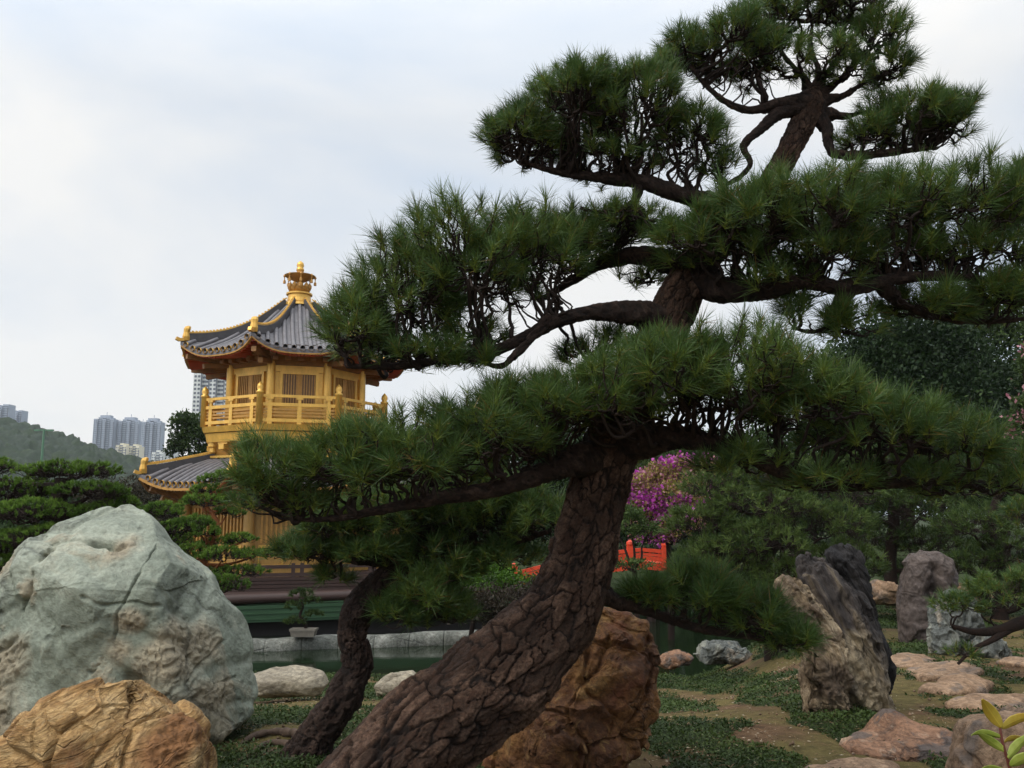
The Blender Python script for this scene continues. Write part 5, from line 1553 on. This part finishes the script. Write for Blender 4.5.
# topiary pine in front of the pavilion
padpine('tiered topiary pine with orange trunk and small rounded pads before the pavilion', [(206, 640, 0, 10), (208, 590, 0, 10), (203, 560, 0, 9), (216, 525, 0, 8), (205, 505, 0, 7), (224, 485, 0, 6), (226, 470, 0, 4)], 21.0,
        [(226, 481, 26, 10, 0, 130), (208, 492, 18, 8, 0, 70), (204, 504, 22, 10, -0.3, 110), (238, 500, 22, 8, 0.2, 70), (226, 514, 18, 7, 0.2, 60), (198, 527, 16, 11, -0.4, 90), (240, 541, 16, 8, -0.2, 80), (206, 534, 14, 8, -0.4, 70), (218, 545, 18, 8, 0.1, 70),
         (190, 556, 20, 12, -0.3, 120), (222, 558, 24, 11, -0.5, 140), (252, 556, 22, 7, 0, 90), (240, 573, 24, 8, -0.2, 90), (208, 578, 26, 10, 0, 90), (180, 535, 22, 10, 0.3, 90), (172, 548, 24, 12, 0.3, 110)],
        'needle_pad', 0.10, 0.014, 20, seed=260, bark='bark_orange', cone=(4, 62), shell=0.86, tint_mu=0.6, low=-0.08)
padpine('low cloud pruned pine with round green heads between boulder and topiary pine', [(160, 640, 0, 9), (162, 580, 0, 8), (160, 545, 0, 6), (162, 520, 0, 4)], 18.5,
        [(164, 514, 19, 12, 0, 150), (143, 516, 14, 8, 0.2, 70), (176, 530, 24, 9, -0.2, 110), (150, 528, 14, 8, 0, 60), (190, 524, 16, 8, -0.1, 70), (160, 545, 30, 14, 0, 150), (200, 590, 26, 16, 0.3, 130), (228, 588, 20, 12, 0.4, 90)],
        'needle_pad', 0.085, 0.012, 22, seed=280, cone=(4, 60), shell=0.88, tint_mu=0.42, low=-0.05)
# olive pine in the middle of the right side
padpine('broad olive green pine with soft feathery clouds behind the standing rock', [(770, 615, 0, 13), (764, 570, 0, 13), (776, 530, 0, 12), (766, 490, 0, 9), (770, 470, 0, 6)], 14.5,
        [(775, 474, 56, 20, 0.2, 150), (716, 492, 40, 24, 0, 130), (830, 490, 50, 24, 0.3, 140), (764, 508, 60, 24, -0.4, 180), (702, 528, 40, 26, -0.2, 150), (756, 548, 58, 28, -0.6, 220), (822, 530, 52, 30, -0.2, 180), (716, 566, 46, 26, -0.5, 190), (790, 580, 48, 24, -0.7, 170),
         (840, 570, 44, 28, 0, 150), (700, 568, 26, 18, 0.2, 80), (740, 596, 60, 20, -0.4, 150)],
        'needle_far', 0.14, 0.008, 26, seed=300, shell=0.6, tint_mu=0.55)
padpine('dark upright pine with a black trunk behind the purple grey standing stone', [(893, 602, 0, 13), (890, 560, 0, 12), (894, 520, 0, 11), (888, 490, 0, 8), (890, 460, 0, 5)], 19.0,
        [(880, 466, 44, 20, 0, 130), (935, 480, 50, 24, 0.2, 150), (862, 500, 40, 22, -0.4, 130), (918, 512, 50, 24, -0.5, 160), (870, 540, 40, 24, -0.2, 120), (930, 548, 46, 24, -0.2, 150), (960, 520, 40, 26, 0.3, 120), (905, 575, 40, 14, 0.4, 90)],
        'needle_far', 0.16, 0.011, 24, seed=330, tint_mu=0.25)
padpine('dark spreading pine at the right edge behind the pale rock', [(1000, 612, 0, 14), (1004, 570, 0, 12), (990, 530, 0, 10), (1000, 490, 0, 7)], 17.0,
        [(1000, 490, 50, 22, 0, 150), (1040, 520, 50, 26, 0, 130), (975, 530, 44, 24, -0.4, 140), (1020, 555, 50, 24, -0.5, 160), (970, 568, 36, 18, -0.2, 110), (1035, 590, 44, 20, -0.3, 120)],
        'needle_far', 0.15, 0.010, 24, seed=350, tint_mu=0.3)
# low branch reaching in from a pine just outside the right edge
D3 = 9.2
tr3 = [(1120, 720, 0, 60), (1110, 660, 0, 52), (1092, 615, 0, 46), (1098, 560, 0, 40), (1110, 510, 0, 30)]
p3, r3 = limb_pts(tr3, D3, 24)
pine3 = empty('pine_tree', (p3[0][0], p3[0][1], H1(p3[0][0], p3[0][1])), 'pine at the right edge reaching a low dark branch over the path stones', 'tree')
bark_tube('trunk', p3, r3, 120, 40, M['bark_dark'], pine3, plate=0.07, depth=0.015, knob=0.12, seed=15)
grow(pine3, [dict(pts=[(1094, 612, 0, 24), (1060, 612, -0.1, 17), (1024, 622, -0.2, 13), (1000, 630, -0.2, 10), (975, 632, -0.2, 7), (952, 626, -0.2, 4)],
                  lumps=[(958, 608, 28, 16, -0.2, 0.2, 34), (1000, 598, 40, 26, -0.2, 0.3, 70), (1045, 590, 40, 30, -0.1, 0.3, 70)]),
             dict(pts=[(1012, 628, -0.2, 8), (992, 640, -0.25, 6), (972, 650, -0.25, 4), (958, 664, -0.25, 3)], lumps=[(962, 655, 18, 10, -0.25, 0.12, 10)]),
             dict(pts=[(1100, 540, 0, 20), (1070, 530, -0.1, 14), (1040, 528, -0.1, 9)], lumps=[(1035, 520, 40, 26, -0.1, 0.3, 70), (1070, 500, 40, 30, 0, 0.35, 70)])],
     D3, needle=0.12, width=0.005, n_needle=44, seed=60, tint_mu=0.4, limb_bark=False)

# broadleaf trees and shrubs
leafy('broadleaf_tree', 'ragged dark broadleaf tree rising left of the pavilion between its roofs', 'tree', 196, 58, [(186, 425, 14, 14, 0, 420), (200, 440, 16, 22, 0, 560), (180, 448, 12, 16, 0, 360), (206, 470, 20, 24, 0, 560), (190, 475, 20, 16, 0, 420)], 'leaf_olive', 0.36, seed=1, tint_mu=0.12)
leafy('broadleaf_tree', 'tall dark evergreen tree filling the sky behind the right end of the pine', 'tree', 905, 42, [(880, 372, 52, 50, 0, 2200), (925, 352, 52, 44, 0, 2200), (900, 420, 64, 50, -1, 2600), (850, 420, 34, 40, 0, 1300), (950, 410, 46, 44, -1, 1800), (870, 460, 50, 30, -1, 1200), (905, 385, 90, 60, 2, 3200), (985, 400, 50, 50, 2, 1800)], 'leaf_dark', 0.34, trunk_w=0.35, seed=2, tint_mu=0.3, dense=3.6)
leafy('broadleaf_tree', 'olive green tree crown at the upper right edge above the pink shrub', 'tree', 1000, 46, [(985, 340, 44, 38, 0, 1700), (1030, 320, 48, 44, 0, 1700), (1000, 390, 50, 36, 0, 1700), (1050, 380, 40, 50, 0, 1300)], 'leaf_olive', 0.34, trunk_w=0.35, seed=3, tint_mu=0.35)
leafy('flowering_shrub', 'dusty pink flowering shrub cut by the right edge', 'shrub', 1032, 30, [(1030, 370, 14, 24, 0, 400), (1022, 422, 12, 24, 0, 400), (1034, 460, 20, 24, 0, 500)], 'leaf_olive', 0.22, trunk_w=0.12, seed=4, blooms=[('pink_blooms', 'petal_pink', 0.35, 0.15)])
leafy('broadleaf_tree', 'dark low tree at the right edge below the pink shrub', 'tree', 1000, 33, [(985, 450, 50, 34, 0, 1500), (940, 460, 40, 30, 0, 1200), (1030, 490, 50, 34, 0, 1400), (975, 500, 60, 28, 0, 1500)], 'leaf_dark', 0.26, trunk_w=0.25, seed=5, tint_mu=0.4)
leafy('flowering_shrub', 'purple and yellow flowering shrub right of the leaning trunk', 'shrub', 668, 27.5,
      [(676, 474, 24, 15, 0, 700), (648, 490, 22, 16, 0, 700), (700, 478, 20, 16, 0, 500), (672, 500, 30, 20, -0.3, 900), (646, 516, 20, 18, -0.2, 650), (676, 528, 24, 16, -0.4, 650), (656, 538, 18, 10, -0.3, 380)], 'leaf_gold', 0.13, 0.6, trunk_w=0.12, seed=6, low=-0.4, shell=0.7,
      blooms=[('purple_blooms', 'petal', 0.95, 0.12), ('pale_pink_blooms', 'petal_pink', 0.35, 0.09)])
leafy('shrub', 'soft grey green clipped shrub standing behind the purple flowering shrub', 'shrub', 652, 34, [(655, 455, 26, 16, 0, 1200), (640, 475, 24, 20, 0, 1000), (700, 452, 24, 14, 0, 900)], 'leaf_olive', 0.16, 0.4, trunk_w=0.12, seed=7, shell=0.75, tint_mu=0.55)
leafy('shrub', 'pale green shrub between the leaning trunk and the red bridge rail', 'shrub', 636, 25.5, [(632, 524, 14, 16, 0, 600), (648, 532, 12, 9, 0, 260), (626, 567, 24, 7, 0, 320), (610, 516, 18, 22, 0.4, 500)], 'leaf_olive', 0.15, 0.4, trunk_w=0.1, seed=8, shell=0.7, tint_mu=0.6)
leafy('shrub', 'bright yellow green mound of leaves seen under the second pine', 'shrub', 470, 24.8, [(445, 584, 32, 16, 0, 800), (485, 582, 36, 17, 0, 1000), (520, 592, 26, 14, 0, 600)], 'leaf_bright', 0.16, 0.45, trunk_w=0.08, seed=9, shell=0.75, tint_mu=0.4, base_z=WATER - 0.1)
leafy('shrub', 'dark purplish brown low bush at the pond edge under the second pine', 'shrub', 505, 23.5, [(475, 612, 26, 18, 0, 700), (510, 612, 30, 22, 0, 900), (536, 604, 24, 24, 0, 600)], 'leaf_brown', 0.14, 0.5, trunk_w=0.08, seed=10, tint_mu=0.05, base_z=WATER - 0.1)
leafy('broadleaf_tree', 'dark tree mass behind the second pine, right of the pavilion', 'tree', 430, 46, [(400, 470, 44, 40, 0, 1500), (450, 462, 44, 40, 0, 1600), (500, 455, 48, 44, 0, 1700), (425, 530, 56, 46, -1, 1600), (490, 530, 56, 46, -1, 1700)], 'leaf_dark', 0.36, trunk_w=0.35, seed=11, tint_mu=0.35)
leafy('broadleaf_tree', 'dark tree directly behind the upper part of the leaning trunk', 'tree', 575, 44, [(550, 460, 48, 44, 0, 1600), (600, 470, 44, 44, 0, 1500), (560, 530, 56, 46, -1, 1700), (610, 530, 44, 42, -1, 1300), (640, 480, 40, 34, 1, 1200)], 'leaf_dark', 0.34, trunk_w=0.35, seed=12, tint_mu=0.45)
leafy('broadleaf_tree', 'mid green tree behind the purple flowering shrub and olive pine', 'tree', 720, 40, [(700, 470, 46, 36, 0, 1400), (750, 462, 50, 38, 0, 1600), (810, 462, 50, 40, 0, 1500), (680, 530, 40, 50, 0, 1200), (760, 530, 60, 50, -1, 1500), (840, 520, 50, 46, -1, 1300)], 'leaf_dark', 0.30, trunk_w=0.3, seed=13, tint_mu=0.6)
leafy('shrub', 'dull brown bare looking thicket below the left tip of the lower roof', 'shrub', 150, 52, [(145, 500, 34, 20, 0, 900), (178, 510, 30, 20, 0, 700), (110, 500, 34, 18, 0, 700), (160, 530, 44, 22, 0, 800)], 'leaf_brown', 0.34, 0.4, trunk_w=0.15, seed=14, tint_mu=0.4)

# far-off wood that closes the view behind the garden
def woodland():
    r = np.random.default_rng(77)
    pos, ax, nr, tn = [], [], [], []
    for i in range(150):
        px = r.uniform(-160, 1260)
        d = r.uniform(62, 125)
        topy = np.interp(px, [-160, 100, 240, 380, 560, 700, 800, 900, 1100, 1260], [492, 492, 486, 470, 462, 462, 448, 410, 380, 380]) + r.uniform(0, 34)
        c0 = P(px, topy, d); gz = H1(c0[0], d)
        hgt = max(c0[2] - gz, 2.0); rx = r.uniform(2.6, 4.4) * d / 80
        m = 520
        q, dr = lump_points(np.array([c0[0], d, gz + hgt * 0.55]), rx, rx, hgt * 0.48, m, r, low=-0.9, shell=0.5, lumpy=0.4, seed=i)
        pos.append(q); ax.append(unit(dr + r.normal(size=dr.shape) * 0.6)); nr.append(unit(r.normal(size=dr.shape) + np.array([0, 0, 0.8])))
        tn.append(np.clip(r.normal(0.45, 0.2) + 0.25 * vnoise(q * 0.9, 3) + r.normal(0, 0.08, len(q)), 0, 1))
    pos, ax, nr, tn = map(np.concatenate, (pos, ax, nr, tn))
    tag(link_mesh('woodland', leaf_mesh('woodland', pos, ax, nr, 0.95, 0.6, tn, 5), M['leaf_dark'], None), kind='stuff')
woodland()

# ------------------------------------------------------------------ red bridge
def bridge():
    D = 31.0
    top = [(470, 586), (505, 576), (540, 567), (575, 559), (610, 553), (640, 549.5), (668, 552)]
    pt = lambda x, dy, dd=0: P(x, np.interp(x, [a for a, b in top], [b for a, b in top]) + dy, D + dd)
    b0 = pt(570, 24)
    root = empty('arched_bridge', (b0[0], D, WATER - 0.2), 'bright red lacquered wooden bridge glimpsed on both sides of the trunk', 'bridge')
    xs = np.linspace(508, 668, 19)
    for side in (0.0, 2.4):
        mb = MB()
        for a, b in zip(xs[:-1], xs[1:]):
            mb.beam(pt(a, 0, side), pt(b, 0, side), 0.14, 0.12); mb.beam(pt(a, 4.2, side), pt(b, 4.2, side), 0.10, 0.09); mb.beam(pt(a, 8.2, side), pt(b, 8.2, side), 0.12, 0.14)
        for x in np.arange(512, 664, 9.2): mb.beam(pt(x, 8.5, side), pt(x, 0, side), 0.07, 0.07, (0, 1, 0))
        mb.build('railing', M['red_bridge'], root)
        for x in (514, 552, 590, 630, 665):
            mb = MB(); mb.beam(pt(x, 16, side), pt(x, -4.5, side), 0.22, 0.22, (0, 1, 0)); c = pt(x, -5, side); mb.lathe(c, [(0.10, -0.02), (0.13, 0.05), (0.12, 0.13), (0.02, 0.2)], 8)
            mb.build('railing_post', M['red_bridge'], root)
    mb = MB()
    for a, b in zip(xs[:-1], xs[1:]):
        p, q = pt(a, 12, 0), pt(b, 12, 0); p2, q2 = pt(a, 12, 2.4), pt(b, 12, 2.4); p2[2], q2[2] = p[2], q[2]
        dz = np.array([0, 0, 0.25]); mb.hexa([p - dz, q - dz, q2 - dz, p2 - dz], [p, q, q2, p2])
    mb.build('deck', M['red_bridge'], root)
    for x in (520, 590, 650):
        mb = MB(); p = pt(x, 16, 1.2); mb.tube([(p[0], p[1], WATER - 0.4), p], [0.16, 0.16], 8); mb.build('pile', M['timber'], root)
bridge()

# potted bonsai on the kerb
D4 = 25.3
pb = P(302, 637, D4)
pot = empty('potted_bonsai', tuple(pb), 'small bonsai pine in a flat grey brown tray on the pond kerb', 'potted plant')
mb = MB(); w_ = 0.36
mb.ring([[pb + np.array([sx * k, 0.2 + sy * k * 0.6, z]) for sx, sy in ((-1, -1), (1, -1), (1, 1), (-1, 1))] for k, z in ((w_ * 0.86, 0.0), (w_ * 0.94, 0.14), (w_, 0.15), (w_, 0.21), (w_ * 0.85, 0.212))])
mb.build('tray', M['clay_pot'], pot)
tb, rb_ = limb_pts([(304, 633, 0.2, 4), (306, 625, 0.2, 3.4), (300, 616, 0.2, 3), (303, 606, 0.2, 2.4), (299, 597, 0.2, 1.6)], D4, 16)
v, f = tube_arrays([tb], [rb_], 7); link_mesh('trunk', fast_mesh('trunk', v, f), M['bark_dark'], pot, smooth=True)
r9 = np.random.default_rng(9)
for i, (px, py, rx, ry, n) in enumerate([(301, 595, 11, 6, 60), (311, 602, 10, 5, 45), (293, 608, 9, 6, 45), (314, 615, 10, 5, 45), (296, 622, 11, 5, 55)]):
    c, a_, b__ = px_lump(px, py, rx, ry, D4 + 0.2)
    q, dr = lump_points(c, a_, a_, b__, n, r9, low=-0.3, shell=0.6, seed=i)
    link_mesh('foliage_pad', needle_mesh('foliage_pad', q, unit(dr * 0.7 + np.array([0, 0, .8])), 16, 0.12, 0.015, r9.uniform(0.1, 0.5, len(q)), seed=i), M['needle_far'], pot)

# surface roots by the second pine
rr_ = np.random.default_rng(3)
for pl in ([(312, 745), (292, 748), (272, 746), (258, 752), (240, 762)], [(310, 752), (288, 758), (262, 757), (236, 765), (215, 772)], [(312, 740), (286, 736), (268, 737), (250, 742), (232, 748)], [(322, 756), (340, 760), (360, 766), (380, 775)], [(300, 756), (290, 768), (276, 776)]):
    g = np.array([G(a, b) for a, b in pl]); g[:, 2] += 0.012 + 0.02 * rr_.uniform(size=len(g))
    g[0] = g[0] * 0.6 + np.array(tp2[1]) * 0.4; g[0, 2] = H1(g[0, 0], g[0, 1]) + 0.05; g[-1, 2] -= 0.06
    q = crom(np.column_stack([g, np.linspace(0.036, 0.012, len(g)) * rr_.uniform(0.8, 1.2)]), 40)
    q[:, :3] += 0.012 * np.stack([fbm(q[:, :3] * 9, 2, k) for k in (1, 2, 3)], 1)
    v, f = tube_arrays([q[:, :3]], [q[:, 3] * (1 + 0.3 * fbm(q[:, :3] * 25, 2, 7))], 9)
    link_mesh('root', fast_mesh('root', v, f), M['root'], pine2, smooth=True)

# ------------------------------------------------------------------ ground cover, litter
def seg_dist(x, y, line):
    best = np.full(len(x), 1e9)
    for a, b in zip(line[:-1], line[1:]):
        ab = b[:2] - a[:2]; X = np.stack([x, y], 1) - a[:2]
        t = np.clip(X @ ab / (ab @ ab + 1e-9), 0, 1)
        best = np.minimum(best, np.linalg.norm(X - t[:, None] * ab, axis=1))
    return best
bare = [([(668, 690), (710, 700), (745, 715), (790, 738), (830, 752), (880, 768)], 0.34), ([(690, 662), (760, 666), (810, 668)], 0.30), ([(255, 703), (320, 706), (400, 704)], 0.55),
        ([(205, 748), (260, 744), (300, 750)], 0.36), ([(905, 700), (925, 725)], 0.25), ([(600, 740), (640, 760)], 0.2), ([(880, 664), (945, 674), (955, 690), (990, 708)], 0.22), ([(985, 648), (1060, 644)], 0.9)]
bare = [(np.array([G(a, b) for a, b in l]), w) for l, w in bare]
def cover_mask(x, y):
    q = np.stack([x, y, 0 * x], 1)
    m = fbm(q * 1.1, 3, 21) + 0.55 * fbm(q * 4, 3, 22) + 0.33
    for l, w in bare:
        dd = seg_dist(x, y, l) / (w * (0.8 + 0.6 * vnoise(q * 2.4, 4)))
        m = np.minimum(m, (dd - 1) * 1.0)
    return m
gm = np.zeros((len(GROUND_XY), 4), np.float32); gm[:, 3] = 1
nb = (GROUND_XY[:, 1] > 3) & (GROUND_XY[:, 1] < 25.01) & (np.abs(GROUND_XY[:, 0]) < 18)
gm[GROUND_XY[:, 1] > 25, 0] = 1
gm[nb, 0] = np.clip(cover_mask(GROUND_XY[nb, 0].astype(float), GROUND_XY[nb, 1].astype(float)) * 3.0, 0, 1)
ground.data.attributes['tint'].data.foreach_set('color', gm.ravel())
def cover():
    r = np.random.default_rng(12)
    n = 520000
    y = 4.6 + 17 * r.uniform(size=n) ** 1.9
    x = r.uniform(-0.62, 0.66, n) * y
    q = np.stack([x, y, 0 * x], 1)
    m = cover_mask(x, y)
    ok = m > 0.0
    z = hterr(x, y)
    ok &= z > WATER + 0.12
    x, y, z, q, m = x[ok], y[ok], z[ok], q[ok], m[ok]
    h = 0.085 * sstep(0.0, 0.4, m) * (0.6 + 0.5 * vnoise(q * 3, 6))
    k = len(x)
    p = np.stack([x, y, z + h * r.uniform(0.2, 1, k)], 1)
    ax = unit(r.normal(size=(k, 3)) * np.array([1, 1, 0.35]) + np.array([0, 0, 0.45]))
    nr = unit(r.normal(size=(k, 3)) * 0.5 + np.array([0, 0, 1]))
    size = 0.0215 * r.uniform(0.6, 1.5, k) * (1 + 0.06 * (y - 5))
    me = leaf_mesh('ground_cover', p, ax, nr, 1.0, 0.5, np.clip(0.45 + 0.35 * vnoise(q * 2, 8) + r.normal(0, 0.15, k), 0, 1), 3)
    co = np.empty(len(me.vertices) * 3, np.float32); me.vertices.foreach_get('co', co)
    co = co.reshape(-1, 4, 3); b = co[:, :1].copy(); co = b + (co - b) * size[:, None, None]
    me.vertices.foreach_set('co', co.ravel().astype(np.float32)); me.update()
    tag(link_mesh('ground_cover', me, M['leaf_cover'], None), kind='stuff')
    # fallen leaves and needles
    n = 5200
    y = 4.8 + 9 * r.uniform(size=n) ** 1.5; x = r.uniform(-0.6, 0.62, n) * y
    p = np.stack([x, y, hterr(x, y) + 0.012], 1)
    a = r.uniform(0, 6.28, n)
    me = leaf_mesh('leaf_litter', p, np.stack([np.cos(a), np.sin(a), 0.1 * r.normal(size=n)], 1), unit(r.normal(size=(n, 3)) * 0.3 + np.array([0, 0, 1])), 0.026, 0.35, r.uniform(size=n), 4)
    tag(link_mesh('leaf_litter', me, M['litter'], None), kind='stuff')
cover()

def crumbs():
    r = np.random.default_rng(31)
    n = 5200
    y = 4.8 + 10 * r.uniform(size=n) ** 1.6; x = r.uniform(-0.6, 0.62, n) * y
    k = cover_mask(x, y) < 0.25
    x, y = x[k], y[k]; n = len(x)
    s_ = 0.004 + 0.016 * r.uniform(size=n) ** 4
    base = np.array([(1, 0, 0), (-1, 0, 0), (0, 1, 0), (0, -1, 0), (0, 0, 1), (0, 0, -1)], float)
    v = base[None] * r.uniform(0.55, 1.25, (n, 6, 1)) * s_[:, None, None] + r.normal(size=(n, 6, 3)) * s_[:, None, None] * 0.2
    v = v + np.stack([x, y, hterr(x, y) + s_ * 0.35], 1)[:, None]
    f = np.array([(0, 2, 4), (2, 1, 4), (1, 3, 4), (3, 0, 4), (2, 0, 5), (1, 2, 5), (3, 1, 5), (0, 3, 5)])
    f = (np.arange(n) * 6)[:, None, None] + f[None]
    tag(link_mesh('soil_crumbs', fast_mesh('soil_crumbs', v.reshape(-1, 3), f.reshape(-1, 3)), M['crumb'], None), kind='stuff')
def needle_litter():
    r = np.random.default_rng(41)
    n = 9000
    y = 4.8 + 9 * r.uniform(size=n) ** 1.6; x = r.uniform(-0.6, 0.62, n) * y
    p = np.stack([x, y, hterr(x, y) + 0.008 + 0.05 * np.clip(cover_mask(x, y), 0, 1) * r.uniform(size=n)], 1)
    a = r.uniform(0, 6.28, n)
    me = leaf_mesh('needle_litter', p, np.stack([np.cos(a), np.sin(a), 0.08 * r.normal(size=n)], 1), unit(r.normal(size=(n, 3)) * 0.2 + np.array([0, 0, 1])), 0.085, 0.035, r.uniform(size=n), 6)
    tag(link_mesh('needle_litter', me, M['dry_needle'], None), kind='stuff')
M['dry_needle'] = mat_plain('dry_pine_needle', (0.23, 0.125, 0.055), 0.8, 0, 0.4, 12, 0)
needle_litter()
M['crumb'] = mat_plain('soil_crumb', (0.15, 0.095, 0.055), 0.9, 0, 0.5, 9, 0)
crumbs()

# ------------------------------------------------------------------ sapling with yellow leaves, close at the lower right
D5 = 2.3
sp = np.array([P(a, b, D5 + c) for a, b, c in [(1022, 900, 0.05), (1016, 800, 0.02), (1009, 765, 0.01), (1003, 745, 0.0), (1000, 728, 0.0)]])
sp = np.vstack([[sp[0][0] + 0.01, sp[0][1] + 0.02, H1(sp[0][0], sp[0][1]) - 0.02], sp])
sap = empty('sapling', tuple(sp[0]), 'young sapling with yellow green pointed leaves in the lower right corner', 'plant')
q = crom(np.column_stack([sp, np.linspace(0.0065, 0.0032, len(sp))]), 40)
v, f = tube_arrays([q[:, :3]], [q[:, 3]], 8); link_mesh('stem', fast_mesh('stem', v, f), M['sap_stem'], sap, smooth=True)
def sap_mat(name, a, b):
    m, nt, bs = new_mat(name); n = N(nt)
    c = n.mix(n.ramp(n.noise(22, 5, 0.6), [(0.35, 0.0), (0.65, 1.0)]), a, b)
    r_, g_, b_ = n.attr()
    c = n.mix(n.ramp(r_, [(0.0, 0.55), (0.10, 0.0)]), c, tuple(min(1, x * 1.5) for x in b))
    n.link(c, bs.inputs['Base Color']); bs.inputs['Roughness'].default_value = 0.35
    tr = nt.nodes.new('ShaderNodeBsdfTranslucent'); n.link(c, tr.inputs['Color'])
    mx = nt.nodes.new('ShaderNodeMixShader'); mx.inputs[0].default_value = 0.35
    n.link(bs.outputs[0], mx.inputs[1]); n.link(tr.outputs[0], mx.inputs[2]); n.link(mx.outputs[0], nt.nodes['Material Output'].inputs['Surface'])
    return m
M['sap_yellow'] = sap_mat('yellow_sapling_leaf', (0.46, 0.30, 0.035), (0.52, 0.42, 0.07))
M['sap_green'] = sap_mat('lime_sapling_leaf', (0.24, 0.31, 0.04), (0.40, 0.45, 0.09))
def sap_leaf(a, b, w, mat, bend=(0, 0), da=0.0, db=0.0, fold=0.25):
    """A pointed leaf with a midrib fold, from picture position a (stalk) to b (tip)."""
    A, B = P(a[0], a[1], D5 + da), P(b[0], b[1], D5 + db)
    ax = B - A; L = np.linalg.norm(ax); ax = ax / L
    sd = unit(np.cross(ax, np.array([0.15, 1.0, 0.35]))); nm = np.cross(sd, ax)
    if nm[2] < 0: nm = -nm
    vs, ti = [], []
    nL, nW = 22, 8
    for i in range(nL + 1):
        t = i / nL
        hw = w * PX(D5) * (math.sin(math.pi * min(1, t * 0.93 + 0.02) ** 0.85) ** 0.8) * (1 - 0.35 * t)
        c = A + ax * L * t + nm * (bend[0] * L * math.sin(math.pi * t)) + sd * (bend[1] * L * t * (1 - t)) - np.array([0, 0, 0.05 * L * t * t])
        for j in range(nW + 1):
            s_ = j / nW * 2 - 1
            vs.append(c + sd * hw * s_ + nm * (abs(s_) * hw * fold + 0.04 * hw * math.sin(t * 26) * abs(s_)))
            ti.append(abs(s_))
    fs = [(i * (nW + 1) + j, i * (nW + 1) + j + 1, (i + 1) * (nW + 1) + j + 1, (i + 1) * (nW + 1) + j) for i in range(nL) for j in range(nW)]
    me = fast_mesh('leaf', np.array(vs), np.array(fs), np.repeat(np.array(ti)[:, None], 3, 1))
    o = link_mesh('leaf', me, M[mat], sap, smooth=True)
    md = o.modifiers.new('thickness', 'SOLIDIFY'); md.thickness = 0.0006
sap_leaf((1002, 728), (982, 697), 7, 'sap_yellow', (0.06, 0.05), 0, -0.03)
sap_leaf((1002, 728), (1040, 712), 6.5, 'sap_yellow', (0.08, -0.05), 0, 0.02)
sap_leaf((1003, 738), (971, 733), 4, 'sap_green', (0.10, 0.05), 0, -0.05, 0.5)
sap_leaf((1006, 752), (978, 731), 5, 'sap_green', (0.08, 0.1), 0, -0.03)
sap_leaf((1008, 758), (1032, 731), 6.5, 'sap_green', (0.06, -0.1), 0, 0.02)
sap_leaf((1010, 766), (1040, 752), 7, 'sap_green', (0.08, -0.1), 0, -0.04)
sap_leaf((1012, 778), (978, 768), 6.5, 'sap_green', (0.10, 0.05), 0, -0.05)
sap_leaf((1004, 742), (1030, 738), 4, 'sap_yellow', (0.08, 0.0), 0, 0.05)
